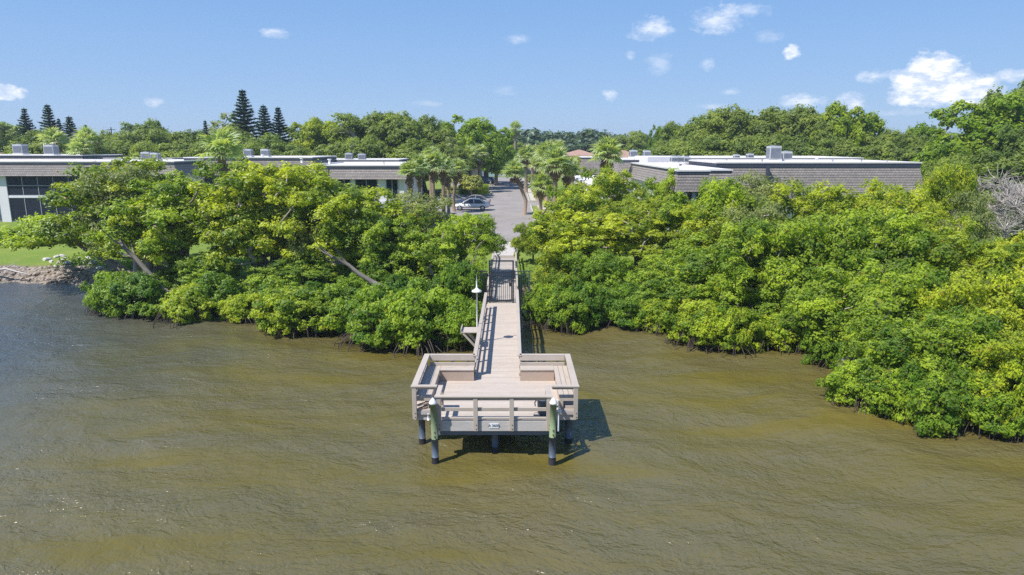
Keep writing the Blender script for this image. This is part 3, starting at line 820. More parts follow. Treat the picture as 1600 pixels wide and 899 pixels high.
# benches: three slats, skirt and end apron each
def bench(kind_label, side):
    e = bpy.data.objects.new('bench', None); link(e); e.parent = pier; e.location = po; e['label'] = kind_label
    s = 1 if side > 0 else -1
    xo = (XR - .10) if s > 0 else (XL + .10)
    sw, gp = .148, .012
    w = 3 * sw + 2 * gp
    for i in range(3):
        a = xo - s * (i * (sw + gp)); b = a - s * sw
        MB().box(min(a, b), max(a, b), YW + .01, YB - .12 - .001 * i, ZS - .035, ZS).build('seat_slat', M['composite_rail'], e, bevel=.004)
    xi = xo - s * w
    a = WR + .02 if s > 0 else WL - .02
    for i in range(3):
        y1 = YB - .115 - i * (sw + gp)
        MB().box(min(a, xi - s * .006), max(a, xi - s * .006), y1 - sw, y1, ZS - .035, ZS).build('seat_slat', M['composite_rail'], e, bevel=.004)
    yk = YB - .115 - w
    # skirts
    MB().box(min(a, xi), max(a, xi), yk + .03, yk + .055, ZD + .004, ZS - .037).build('bench_skirt', M['composite_tan'], e)
    MB().box(min(xi + s * .03, xi + s * .055), max(xi + s * .03, xi + s * .055), YW + .06, yk + .028, ZD + .004, ZS - .037).build('bench_skirt', M['composite_tan'], e)
    MB().box(min(xo, xi + s * .01), max(xo, xi + s * .01), YW + .02, YW + .05, ZS - .16, ZS - .037).build('bench_apron', M['composite_rail'], e)
    if s > 0:
        MB().box(xi + .01, xi + .13, YW + .02, YW + .05, ZD + .004, ZS - .163).build('bench_leg', M['composite_rail'], e)
        MB().box(xi + .2, xo, YW + .02, YW + .06, ZD + .004, ZD + .1).build('bench_apron', M['composite_rail'], e)
    else:
        for (z, dx) in ((ZS - .25, .0), (ZS - .38, .04)):
            mb = MB(); mb.beam((xo + .02, YW - .005, z - .05), (xo + .36 - dx, YW + .1, z + .02), .13, .035); mb.build('bench_brace', M['composite_tan'], e)
        MB().box(xo + .33, xo + .38, YW + .05, YW + .09, ZD + .004, ZS - .165).build('bench_leg', M['composite_tan'], e)
bench('bench around the left wing of the platform', -1)
bench('bench around the right wing of the platform', 1)
# walkway rails
for s, x in ((-1, WL), (1, WR)):
    ye = 34.9 if s > 0 else 34.2
    rail('rail_cap', x - .075, x + .075, YB - .12, ye, ZR, ZR + .045)
    rail('mid_rail', x - .02, x + .02, YB - .05, ye, ZD + .33, ZD + .44)
    rail('top_rail', x - .02, x + .02, YB - .05, ye, ZR - .13, ZR - .004)
    rail('bottom_rail', x - .02, x + .02, YB - .05, ye, ZD + .05, ZD + .12)
    for ys in np.arange(YB + .1, ye, 1.45): post(x + .055 * (-s) * -1, float(ys), ZD - .26, ZR - .003, .07, .12)
    rail('rail_cap', x - .06, x + .06, 36.3, YE, ZR - .1, ZR - .055)
    rail('mid_rail', x - .02, x + .02, 36.3, YE, ZD + .30, ZD + .38)
    for ys in np.arange(36.4, YE, 1.9): post(x + .05 * s, float(ys), ZD - .26, ZR - .103, .07, .12)
# number plate on the front fascia
mb = MB(); mb.box(xat(764.3, YF - .1, 1.1), xat(779.2, YF - .1, 1.1), YF - .088, YF - .079, ZD - .235, ZD - .075)
plate = pp(mb, 'number_plate', M['white_plastic'])
fc = bpy.data.curves.new('lettering', 'FONT'); fc.body = 'A 3600'; fc.size = 0.115; fc.extrude = 0.002; fc.offset = 0.003; fc.align_x = 'CENTER'; fc.align_y = 'CENTER'
fo = bpy.data.objects.new('lettering_src', fc); link(fo)
bpy.context.view_layer.update()
dg = bpy.context.evaluated_depsgraph_get()
tme = bpy.data.meshes.new_from_object(fo.evaluated_get(dg)); bpy.data.objects.remove(fo)
tme.materials.clear(); tme.materials.append(M['sleeve'])
lt = obj('lettering', tme, plate, ((xat(764.3, YF - .1, 1.1) + xat(779.2, YF - .1, 1.1)) / 2, YF - .0905, ZD - .155), (PI / 2, 0, 0))
# fish cleaning shelf on the left rail
t = empty('cleaning_table', (-1.7, 27.3, ZR - .1), 0, 'small beige cleaning table braced off the left walkway rail under the lamp', 'table')
tl = Vector((1.7, -27.3, -(ZR - .1)))
MB().box(-2.08, -1.42, 26.95, 27.75, ZR - .10, ZR - .055).build('table_top', M['composite_rail'], t, tl, .006)
for ys in (27.0, 27.68):
    mb = MB(); mb.beam((-2.0, ys, ZR - .12), (-1.42, ys, ZD - .0), .08, .08); mb.build('brace', M['composite_rail'], t, tl)
MB().box(-2.10, -2.07, 26.95, 27.75, ZR - .14, ZR + .06).build('back_lip', M['composite_rail'], t, tl)
# lamp
LX, LY = -1.47, 27.85
t = empty('pier_lamp', (LX, LY, ZD), 0, 'slender white post lamp with a round disc shade beside the left rail', 'lamp')
mb = MB(); mb.tube([(0, 0, -.2), (0, 0, 2.22)], .032, 10); mb.build('post', M['white_paint'], t)
mb = MB(); mb.lathe([(.001, 2.40), (.05, 2.38), (.09, 2.33), (.2, 2.27), (.215, 2.23), (.2, 2.21), (.06, 2.2), (.001, 2.2)], 0, 0, 20); mb.build('lamp_shade', M['white_paint'], t)
mb = MB(); mb.tube([(0, 0, 2.38), (0, 0, 2.62), (0, 0, 2.98)], [.035, .025, .012], 8); mb.build('finial', M['white_paint'], t)
# white pipe and cleats by the right pile; bucket
t = empty('water_pipe', (1.42, 19.5, ZD), 0, 'thin white pipe with a tap beside the right capped pile', 'pipe')
mb = MB(); mb.tube([(0, .02, -.35), (0, .02, .65)], .022, 8); mb.build('riser', M['white_plastic'], t)
mb = MB(); mb.tube([(-.08, 0, .32), (.09, -.02, .30)], .035, 8); mb.tube([(.02, -.03, .32), (.02, -.03, .40)], .03, 8); mb.build('tap', M['white_plastic'], t)
t = empty('cleat', (-2.2, 19.2, ZD), 0, 'small white cleat on the side of the left capped pile', 'cleat')
for (n_, a, b, r_) in (('horn', (-.30, -.03, .35), (-.30, -.03, .15), .03), ('base', (-.26, .0, .25), (-.31, 0.0, .25), .04)):
    mb = MB(); mb.tube([a, b], r_, 8); mb.build(n_, M['white_plastic'], t)
bx, by = at(848, 653, ZD)
by = 19.98; bx = xat(848.5, by, 1.4)
t = empty('bait_bucket', (bx, by, ZD), 0, 'blue grey bucket topped with a red and white cloth behind the front rail', 'bucket')
mb = MB(); mb.lathe([(.001, .01), (.165, .01), (.185, .5), (.2, .5), (.2, .54), (.17, .54), (.16, .46), (.001, .44)], 0, 0, 22); mb.build('body', M['bucket'], t)
rngc = random.Random(4)
mb = MB()
vv = []; n = 9
for i in range(n):
    for j in range(n): vv.append(((i / (n - 1) - .5) * .34, (j / (n - 1) - .5) * .26, .55 + .05 * math.sin(i * 1.4) * math.cos(j * 1.1) + rngc.uniform(-.01, .02)))
mb.add(vv, [(i * n + j, (i + 1) * n + j, (i + 1) * n + j + 1, i * n + j + 1) for i in range(n - 1) for j in range(n - 1)], None, True)
for i, f in enumerate(mb.f): mb.mi[i] = 1 if (i // 8) in (2, 3, 4) else 0
mb.build('cloth', [M['white_plastic'], M['red']], t)
mb = MB(); mb.tube([(-.19, 0, .5), (-.26, -.02, .40), (-.24, -.02, .28)], .02, 6); mb.build('handle', M['bolt'], t)
bx = xat(838, by, 1.3)
t = empty('tackle_box', (bx, by - .12, ZD), R(12), 'tiny red brown tackle tray at the left foot of the bucket', 'tray')
MB().box(-.09, .09, -.05, .05, .0, .05).build('tray', M['stucco_tan'], t); mb = MB(); mb.tube([(-.08, 0, .05), (-.05, 0, .12), (.05, 0, .12), (.08, 0, .05)], .009, 6); mb.build('handle', M['bolt'], t)

# security gate across the walkway
GY = 35.4
t = empty('security_gate', (-.56, GY, ZD), 0, 'black metal gate with tall frame and side fence panels across the walkway', 'gate')
def gb(mb, name, mat='black_metal'): return mb.build(name, M[mat], t)
for x in (-.62, .62):
    mb = MB(); mb.box(x - .04, x + .04, -.04, .04, -.02, 2.22); gb(mb, 'gate_post')
mb = MB(); mb.box(-.66, .66, -.035, .035, 2.223, 2.29); gb(mb, 'lintel')
leaf = bpy.data.objects.new('gate_leaf', None); link(leaf); leaf.parent = t
def lb(mb, name): return mb.build(name, M['black_metal'], leaf)
for x in (-.54, .54):
    mb = MB(); mb.box(x - .028, x + .028, -.02, .02, .06, 1.72); lb(mb, 'stile')
for z, h in ((.06, .09), (1.42, .05), (1.60, .05)):
    mb = MB(); mb.box(-.51, .51, -.018, .018, z, z + h); lb(mb, 'crossbar')
mb0 = MB().box(-.011, .011, -.011, .011, .15, 1.78).mesh('bar', M['black_metal'])
for i in range(9): obj('bar', mb0, leaf, (-.432 + i * .108, 0, 0))
MB().box(.40, .53, -.04, .04, .9, 1.1).build('lock_box', M['black_metal'], leaf)
for s in (-1, 1):
    pn = bpy.data.objects.new('side_panel', None); link(pn); pn.parent = t
    pn.location = (s * 1.10, 0, 0)
    if s > 0: pn['label'] = 'greenish weathered fence panel right of the gate'
    mt = M['black_metal'] if s < 0 else M['green_metal']
    for z in (-.5, 1.50, 1.68): MB().box(-.37, .37, -.016, .016, z, z + .045).build('crossbar', mt, pn)
    MB().box(s * .40 - .025, s * .40 + .025, -.025, .025, -.6, 1.76).build('gate_post', mt, pn)
    bm = MB().box(-.01, .01, -.01, .01, -.6, 1.72).mesh('bar', mt)
    for i in range(7): obj('bar', bm, pn, (-.33 + i * .11, 0, 0))


# =================================================================== BUILDINGS
def ring(mb, x0, x1, y0, y1, levels, mi=None):
    """levels: (inset, z) loops joined into bands around a rectangle"""
    k = mb.n; v = []
    for (o_, z) in levels: v += [(x0 + o_, y0 + o_, z), (x1 - o_, y0 + o_, z), (x1 - o_, y1 - o_, z), (x0 + o_, y1 - o_, z)]
    f = []
    for i in range(len(levels) - 1):
        for j in range(4): f.append((i * 4 + j, i * 4 + (j + 1) % 4, (i + 1) * 4 + (j + 1) % 4, (i + 1) * 4 + j))
    mb.add(v, f, mi)


def mansard_block(root, x0, x1, y0, y1, zg, zm, zt, wall='stucco', overhang=.45, slope=.42, band=.32, roofmat='roof_white', wallz=True):
    """flat-roofed block with a shingled mansard skirt; x0..y1 is the outline at the foot of the skirt"""
    o_ = overhang
    if wallz:
        MB().box(x0 + o_, x1 - o_, y0 + o_, y1 - o_, zg, zm + .12).build('wall', M[wall], root)
    mb = MB(); n = max(3, int((zt - band - zm) / .2)); lv = []
    for i in range(n):
        za = zm + (zt - band - zm) * i / n; zb = zm + (zt - band - zm) * (i + 1) / n
        ia = slope * i / n; ib = slope * (i + 1) / n
        lv += [(ia - .028, za), (ib + .0, zb)]
    lv.insert(0, (o_ - .01, zm + .02))
    ring(mb, x0, x1, y0, y1, lv)
    mb.build('mansard', M['shingle'], root)
    mb = MB(); ring(mb, x0, x1, y0, y1, [(slope + .04, zt - band - .03), (slope - .06, zt - band), (slope - .06, zt - .06), (slope + .1, zt - .05)]); mb.build('fascia', M['navy'], root)
    mb = MB(); ring(mb, x0, x1, y0, y1, [(slope - .10, zt - .07), (slope - .10, zt + .04), (slope + .22, zt + .045), (slope + .24, zt - .25)]); mb.build('roof_edge', M['roof_grey'], root)
    MB().add([(x0 + slope + .2, y0 + slope + .2, zt - .1), (x1 - slope - .2, y0 + slope + .2, zt - .1), (x1 - slope - .2, y1 - slope - .2, zt - .1), (x0 + slope + .2, y1 - slope - .2, zt - .1)], [(0, 1, 2, 3)]).build('roof', M[roofmat], root)


def window(root, x0, x1, y, z0, z1, n=2, mat='glass', name='window', face=(0, -1), rows=1, fw=.07):
    """glazed opening on a wall facing -Y (face (0,-1)) or facing -X"""
    w = bpy.data.objects.new(name, None); link(w); w.parent = root
    fx_ = face[0] != 0
    def bx(a0, a1, d0, d1, za, zb, nm, m):
        if fx_: MB().box(y + d0, y + d1, a0, a1, za, zb).build(nm, M[m], w)
        else: MB().box(a0, a1, y + d0, y + d1, za, zb).build(nm, M[m], w)
    for i in range(n):
        a = x0 + (x1 - x0) * i / n; b = x0 + (x1 - x0) * (i + 1) / n
        bx(a + fw / 2, b - fw / 2, -.02, .0, z0 + fw / 2, z1 - fw / 2, 'screen_panel' if mat == 'screen' else 'pane', mat)
    mb = MB()
    def fb(a0, a1, za, zb):
        if fx_: mb.box(y - .06, y - .021, a0, a1, za, zb)
        else: mb.box(a0, a1, y - .06, y - .021, za, zb)
    for i in range(n + 1):
        a = x0 + (x1 - x0) * i / n; fb(a - fw / 2, a + fw / 2, z0 + fw / 2 + .001, z1 - fw / 2 - .001)
    for j in range(rows + 1):
        z = z0 + (z1 - z0) * j / rows; fb(x0 - fw / 2, x1 + fw / 2, z - fw / 2, z + fw / 2)
    mb.build('frame', M['frame'], w)
    return w


def hvac(x, y, z, s=1.0, label='', big=False, rz=0.0):
    t = empty('rooftop_air_conditioner', (x, y, z), rz, label, 'air conditioner', 'air conditioning units on the flat roofs')
    w = .48 * s; h = (1.0 if not big else 1.25) * s
    MB().box(-w * 1.15, w * 1.15, -w * 1.15, w * 1.15, 0, .14).build('curb', M['roof_white'], t)
    MB().box(-w, w, -w, w, .16, h).build('casing', M['hvac'], t, bevel=.03)
    mb = MB()
    for k in range(7):
        z0 = .26 + k * (h - .4) / 7
        mb.box(-w * .86, w * .86, -w - .018, -w - .003, z0, z0 + (h - .4) / 11)
        mb.box(-w - .018, -w - .003, -w * .86, w * .86, z0, z0 + (h - .4) / 11)
        mb.box(w + .003, w + .018, -w * .86, w * .86, z0, z0 + (h - .4) / 11)
    mb.build('louvre', M['hvac_dark'], t)
    mb = MB(); mb.lathe([(w * .75, h + .002), (w * .75, h + .07), (w * .6, h + .08), (w * .15, h + .06), (.001, h + .06)], 0, 0, 14); mb.build('fan_guard', M['hvac_dark'], t)
    return t


ZG = 1.38
# --- left: far-left condo with screened porches
YA = 73.2
xa1 = xat(279, YA, 7)
zt = zat(252.5, YA + .4); zm = zat(275, YA)
b = empty('condo_building', (-50, YA, ZG), 0, 'white two-storey condo with dark screened porches and grey shingle mansard at the far left edge', 'building')
bo = Vector((50, -YA, -ZG))
class Sub:  # children of b given in world coordinates
    pass
def reparent_world(root):
    for ch in root.children:
        ch.location = Vector(ch.location) - root.location
def condo(name, loc, label):
    return empty(name, (0, 0, 0), 0, label, 'building')
def settle(root, loc):
    """move the empty to the foot of the building and shift its parts back"""
    root.location = loc
    for ch in [o for o in C.objects if o.parent == root]: ch.location = Vector(ch.location) - Vector(loc)
bpy.data.objects.remove(b)
b = condo('condo_building', 0, 'white two-storey condo with dark screened porches and grey shingle mansard at the far left edge')
xw0 = xat(4, YA, 4) - .45
XA0 = xw0 - .0
mansard_block(b, -75.0, xa1, YA - .45, YA + 11, ZG, zm, zt, wallz=False)
# rear wall, end piers and floor band (open porch between them)
zf = zat(307.5, YA)
MB().box(XA0, xa1 - .6, YA + 2.4, YA + 10.5, ZG, zm + .1).build('wall', M['stucco'], b)
MB().box(XA0, XA0 + 1.05, YA, YA + 2.39, ZG, zm + .1).build('wall', M['stucco'], b)
MB().box(XA0 + 1.052, xa1 - .6, YA + .03, YA + 2.38, zf - .12, zf + .1).build('floor_band', M['stucco'], b)
MB().box(XA0 + 1.052, xa1 - .6, YA + .03, YA + 2.38, zm + .02, zm + .1).build('ceiling', M['stucco'], b)
MB().box(-75, XA0 - 1.2, YA + 3, YA + 10.5, ZG, zm + .1).build('wall', M['stucco'], b)
xs = XA0 + 1.06; wpan = 1.65; k = 0
while xs + wpan < xa1 - .8:
    grp = xs + wpan * 5 < xa1 - .8
    n = 5 if grp else 1
    window(b, xs, xs + wpan * n, YA + .12, zf + .13, zm + .0, n, 'screen', 'porch_screen', rows=2)
    window(b, xs, xs + wpan * n, YA + .12, ZG + .1, zf - .15, n, 'screen', 'porch_screen', rows=1)
    xs += wpan * n + .0
    if xs + .7 < xa1 - 1:
        MB().box(xs + .06, xs + .8, YA + .02, YA + .3, ZG, zm + .018).build('pier', M['stucco'], b); xs += .87
mb = MB(); mb.tube([(XA0 - .08, YA - .05, ZG), (XA0 - .08, YA - .05, zm)], .05, 6); mb.build('downpipe', M['navy'], b)
settle(b, (-50, YA, ZG))
# a raised roof block behind it
b = condo('condo_building', 0, 'dark parapet roof block just behind the far-left condo roof')
Yr = 92; mansard_block(b, -90, xat(130, Yr, 8), Yr, Yr + 10, ZG, zat(254, Yr), zat(243, Yr), slope=.3)
settle(b, (-70, Yr, ZG))
b = condo('condo_building', 0, 'low white roof block left of centre behind the tall green tree')
Yr = 96; mansard_block(b, xat(80, Yr, 7), xat(270, Yr, 8), Yr, Yr + 8, ZG, zat(256, Yr), zat(247.5, Yr), slope=.3)
settle(b, (-55, Yr, ZG))
# --- left middle block, set back
YM = 80.0
b = condo('condo_building', 0, 'shingled condo block with the highest roof line in the left row')
mansard_block(b, xat(281, YM, 7), xat(492, YM, 7), YM, YM + 12, ZG, zat(274, YM), zat(246.3, YM + .4))
window(b, xat(290, YM, 5), xat(500, YM, 5) - 1, YM + .45, ZG + 3.0, ZG + 4.6, 8)
settle(b, (-30, YM, ZG))
# --- left right-hand block with white wall end
YC = 66.0
b = condo('condo_building', 0, 'white condo with dark windows at the road end of the left row')
zt = zat(258.5, YC + .4); zm = zat(280, YC); x0, x1 = xat(474, YC, 6), xat(638, YC, 6)
mansard_block(b, x0, x1, YC - .4, YC + 14, ZG, zm, zt)
for (ua, ub) in ((530, 548), (556, 590), (604, 622)):
    window(b, xat(ua, YC, 5), xat(ub, YC, 5), YC + .04, zm - 1.9, zm + .05, 2)
    window(b, xat(ua, YC, 5), xat(ub, YC, 5), YC + .04, ZG + .2, ZG + 2.2, 2)
MB().box(x0 + .5, xat(625, YC, 5), YC - .08, YC + .03, zm - 2.35, zm - 2.1).build('floor_band', M['stucco'], b)
mb = MB(); mb.tube([(xat(515, YC, 6), YC - .42, zm), (xat(515, YC, 6), YC - .02, zt - .3)], .05, 6); mb.build('downpipe', M['navy'], b)
window(b, YC + 2.5, YC + 5, x1 - .4, ZG + .5, ZG + 2.3, 2, face=(-1, 0))
settle(b, (-14, YC, ZG))
b = condo('condo_building', 0, 'long low roof behind the road end condo of the left row')
Yr = 90; mansard_block(b, xat(470, Yr, 7), xat(626, Yr, 7), Yr, Yr + 9, ZG, zat(262, Yr), zat(250, Yr), slope=.3)
settle(b, (-20, Yr, ZG))

# --- right: big shingled block
YR = 58.0
b = condo('condo_building', 0, 'long grey shingled condo block with navy roof edge above the right mangroves')
zt = zat(254.2, YR + .4)
x0, x1 = xat(1112, YR, 7), xat(1452, YR, 7)
mansard_block(b, x0, x1, YR, YR + 13, ZG, zt - 3.3, zt, band=.42, slope=.55, overhang=.7)
mb = MB(); mb.box(xat(1200, YR, 7) - .09, xat(1200, YR, 7) + .09, YR - .08, YR + .35, zt - 3.0, zt - .3); mb.build('downpipe', M['navy'], b)
settle(b, (26, YR, ZG))
b = condo('condo_building', 0, 'white-roofed rear wing behind the long shingled block')
Yr = 78; mansard_block(b, xat(1050, Yr, 7), xat(1350, Yr, 7), Yr, Yr + 14, ZG, zat(262, Yr), zat(247, Yr), wall='stucco', slope=.2)
for (ua, ub, va, vb) in ((1012, 1068, 258, 244),):
    MB().box(xat(ua, 79, 7), xat(ub, 79, 7) - 4.0 + 4.0, 79, 88, ZG, zat(va, 79) + .9).build('wall', M['stucco'], b)
settle(b, (35, Yr, ZG))
# wing running towards the camera along the road, lower roof
b = condo('condo_building', 0, 'lower shingled wing with pale roof stepping towards the water beside the long block')
zt = 7.62
mansard_block(b, 12.6, 17.2, 52.6, 76, ZG, zt - 1.5, zt, slope=.4, band=.22)
window(b, 55, 57, 13.0, ZG + 3.0, ZG + 4.4, 2, face=(-1, 0)); window(b, 60, 62, 13.0, ZG + 3.0, ZG + 4.4, 2, face=(-1, 0))
window(b, 14.0, 15.4, 53.0, ZG + 3.0, ZG + 4.3, 2)
settle(b, (15, 52.6, ZG))
b = condo('condo_building', 0, 'small porch block with flat navy-edged roof in front of the lower wing')
zt = zat(266, 50.5)
mansard_block(b, xat(1056, 49.5, 6), xat(1110, 49.5, 6), 49.5, 52.4, ZG, zt - 1.5, zt, slope=.15, band=.25, overhang=.3)
window(b, xat(1072, 49.8, 5), xat(1080, 49.8, 5), 49.76, zt - 2.6, zt - 1.45, 1); window(b, xat(1086, 49.8, 5), xat(1095, 49.8, 5), 49.76, zt - 2.6, zt - 1.45, 1)
settle(b, (14, 50, ZG))
# further block by the road
b = condo('condo_building', 0, 'shingled block beyond the palms with a corner pier, right of the road')
Yr = 84; mansard_block(b, xat(962, Yr, 7), xat(1016, Yr, 7) + 3, Yr, Yr + 12, ZG, zat(290, Yr), zat(249.5, Yr), slope=.5, band=.3)
settle(b, (16, Yr, ZG))
b = condo('condo_building', 0, 'far shingled block under the terracotta roof, right of the road')
Yr = 108; mansard_block(b, xat(905, Yr, 7), xat(945, Yr, 7), Yr, Yr + 10, ZG, zat(272, Yr), zat(246, Yr), slope=.5, band=.25)
window(b, xat(907, Yr, 5), xat(911, Yr, 5), Yr + .43, ZG + 3.2, ZG + 5, 1)
settle(b, (12, Yr, ZG))
# low white garages with roller fronts facing the road
b = condo('garage_row', 0, 'low white garage row with flat white roof right of the road'); b['category'] = 'garage'
MB().box(9.4, 14.5, 80, 106, ZG, 4.75).build('wall', M['stucco'], b)
MB().box(9.1, 14.8, 79.7, 106.3, 4.76, 5.0).build('roof', M['roof_white'], b)
for i in range(8):
    MB().box(9.36, 9.398, 81 + i * 3.1, 83.5 + i * 3.1, ZG + .1, 3.9).build('garage_door', M['frame'], b)
settle(b, (12, 90, ZG))
b = condo('garden_wall', 0, 'white rendered wall in front of the garages, right of the palms'); b['category'] = 'wall'
MB().box(8.6, 12.6, 76, 76.2, 1.3, 3.6).build('wall', M['stucco'], b)
MB().box(8.5, 12.7, 75.95, 76.25, 3.602, 3.72).build('coping', M['white_paint'], b)
for i in range(3): MB().box(9.2 + i * 1.3, 9.35 + i * 1.3, 75.9, 75.998, 1.3, 3.6).build('pilaster', M['stucco'], b)
settle(b, (10.6, 76.1, ZG))


def house(label, x0, x1, y0, y1, z0, zw, ridge, roof='terracotta', wall='stucco_tan', hip=True, win=(), door=None):
    h = condo('house', 0, label); h['category'] = 'house'
    MB().box(x0, x1, y0, y1, z0, zw).build('wall', M[wall], h)
    e = .5; cx0, cx1 = x0 - e, x1 + e; cy0, cy1 = y0 - e, y1 + e; ym = (y0 + y1) / 2
    i = (cy1 - cy0) / 2 if hip else 0.0
    i = min(i, (cx1 - cx0) / 2 - .2)
    v = [(cx0, cy0, zw), (cx1, cy0, zw), (cx1, cy1, zw), (cx0, cy1, zw), (cx0 + i, ym, ridge), (cx1 - i, ym, ridge)]
    v += [(x_, y_, zw - .12) for x_, y_, z_ in v[:4]]
    MB().add(v, [(0, 1, 5, 4), (1, 2, 5), (2, 3, 4, 5), (3, 0, 4), (0, 6, 7, 1), (1, 7, 8, 2), (2, 8, 9, 3), (3, 9, 6, 0), (9, 8, 7, 6)]).build('roof', M[roof], h)
    for (a, b_, za, zb) in win: window(h, a, b_, y0 - .0, za, zb, 1)
    if door: MB().box(door[0], door[1], y0 - .05, y0 - .002, z0, door[2]).build('garage_door', M['frame'], h)
    settle(h, ((x0 + x1) / 2, y0, z0))
Yh = 184
house('teal grey bungalow with low tan roof at the end of the road', xat(752, Yh), xat(789, Yh), Yh, Yh + 9, ZG, zat(257, Yh), zat(249, Yh + 5), 'terracotta', 'stucco_teal', False, [(xat(757, Yh), xat(762, Yh), 2.4, 3.8)], (xat(776, Yh), xat(784, Yh), 3.9))
Yh = 205
house('tan house with terracotta hip roof behind the bungalow at the road end', xat(781, Yh), xat(836, Yh), Yh, Yh + 10, ZG, zat(247, Yh), zat(240, Yh + 5), 'terracotta', 'stucco_tan', True, [(xat(795, Yh), xat(799, Yh), 4.2, 6.2)])
Yh = 150
house('house with bright terracotta hip roof above the palms right of the road', xat(884, Yh), xat(932, Yh), Yh, Yh + 12, ZG, zat(243.5, Yh), zat(234, Yh + 6))
house('house with peach roof left of the twin roof units', xat(955, Yh), xat(1002, Yh), Yh, Yh + 10, ZG, zat(246, Yh), zat(235, Yh + 5))
Yh = 118
house('red brown hip-roofed house behind the middle left condo', xat(434, Yh), xat(492, Yh), Yh, Yh + 12, ZG, zat(247, Yh), zat(236, Yh + 6), 'roof_brown', 'stucco')
house('red brown hip-roofed house behind the far-left roofs', xat(-40, Yh), xat(66, Yh), Yh, Yh + 14, ZG, zat(246, Yh), zat(233, Yh + 7), 'roof_brown', 'stucco')
house('pale house half hidden by trees left of the road', xat(722, 150), xat(752, 150), 150, 158, ZG, zat(254, 150), zat(247, 154), 'roof_brown', 'stucco')

HV = [(35, 242, 80, 1.15, 'dark roof unit farthest left, beside the red brown roof'), (83, 243, 80, 1.15, 'ribbed grey roof unit second from the left edge'),
      (231, 252, 79, 1.0, 'roof unit just above the tall tree, left of its dark twin'), (244, 252, 79, .9, 'small dark-sided roof unit above the tall left tree'),
      (389, 246, 85, .95, 'left one of the two roof units by the tall pines'), (416, 246, 85, .95, 'right one of the two roof units by the tall pines'),
      (546, 251, 92, .95, 'left one of the pair on the roof below the bare-trunked pine'), (566, 252, 92, .95, 'right one of the pair on the roof below the bare-trunked pine'),
      (989, 247, 88, .95, 'left one of the two units beside the peach roof'), (1010, 247, 88, .9, 'right one of the two units beside the peach roof'),
      (1053, 256, 68, .72, 'wide low unit on the pale roof left of the long block'), (1060, 256, 68.1, .72, 'unit adjoining the wide one on the pale lower roof'), (1072, 256, 68, .68, 'lone unit at the right of the pale lower roof'),
      (1150, 251, 79.5, .65, 'small low unit on the white rear roof'), (1171, 251, 79.5, .75, 'dark-fronted unit on the white rear roof'),
      (1207, 252, 62, 1.05, 'largest light grey unit on the long right block'), (1227, 252, 63, .85, 'smaller unit right of the largest one on the long block')]
for i, (u, v, yy, s, lb_) in enumerate(HV):
    z = {35: 8.0}.get(u)
    z = zat(v, yy) if z is None else zat(v, yy)
    hvac(xat(u, yy, 7.5), yy, z, s, lb_, big=(u == 1207))
for (u, v, yy, lb_) in ((376, 247, 82, 'white roof vent left of the tall pines units'), (411, 247, 82.5, 'white roof vent between the tall pines units'), (472, 253, 68, 'white roof vent at the left end of the road end condo'), (515, 255, 68, 'white roof vent above the downpipe of the road end condo'), (1275, 253, 62, 'white roof vent on the long right block')):
    t = empty('roof_vent', (xat(u, yy, 7.5), yy, zat(v, yy) - .1), 0, lb_, 'vent', 'white vents on the flat roofs')
    mb = MB(); mb.tube([(0, 0, 0), (0, 0, .4)], .12, 8); mb.build('pipe', M['white_paint'], t); mb = MB(); mb.tube([(0, 0, .41), (0, 0, .5)], .2, 8); mb.build('cap', M['white_paint'], t)


for k, (u, v, yy, lb_) in enumerate(((1100, 256, 66, 'low vent pipe on the pale lower roof near its right end'), (1135, 252, 70, 'low vent pipe left of the smallest rear roof unit'), (1190, 253, 61, 'low vent pipe left of the largest roof unit'), (1300, 253.4, 61, 'low vent pipe toward the right of the long block'), (1345, 253.4, 61.5, 'low vent pipe third from the right end of the long block'), (1385, 253.6, 61.5, 'low vent pipe nearest the right end of the long block'), (150, 254, 79, 'low vent pipe on the far-left roof'), (600, 256.5, 70, 'low vent pipe right of the twin units on the road end condo'))):
    t = empty('roof_vent', (xat(u, yy, 7.5), yy, zat(v, yy) - .15), 0, lb_, 'vent', 'white vents on the flat roofs')
    mb = MB(); mb.tube([(0, 0, 0), (0, 0, .35)], .07, 8); mb.build('pipe', M['hvac'], t)
    MB().box(-.18, .18, -.18, .18, 0, .06).build('flashing', M['roof_grey'], t)
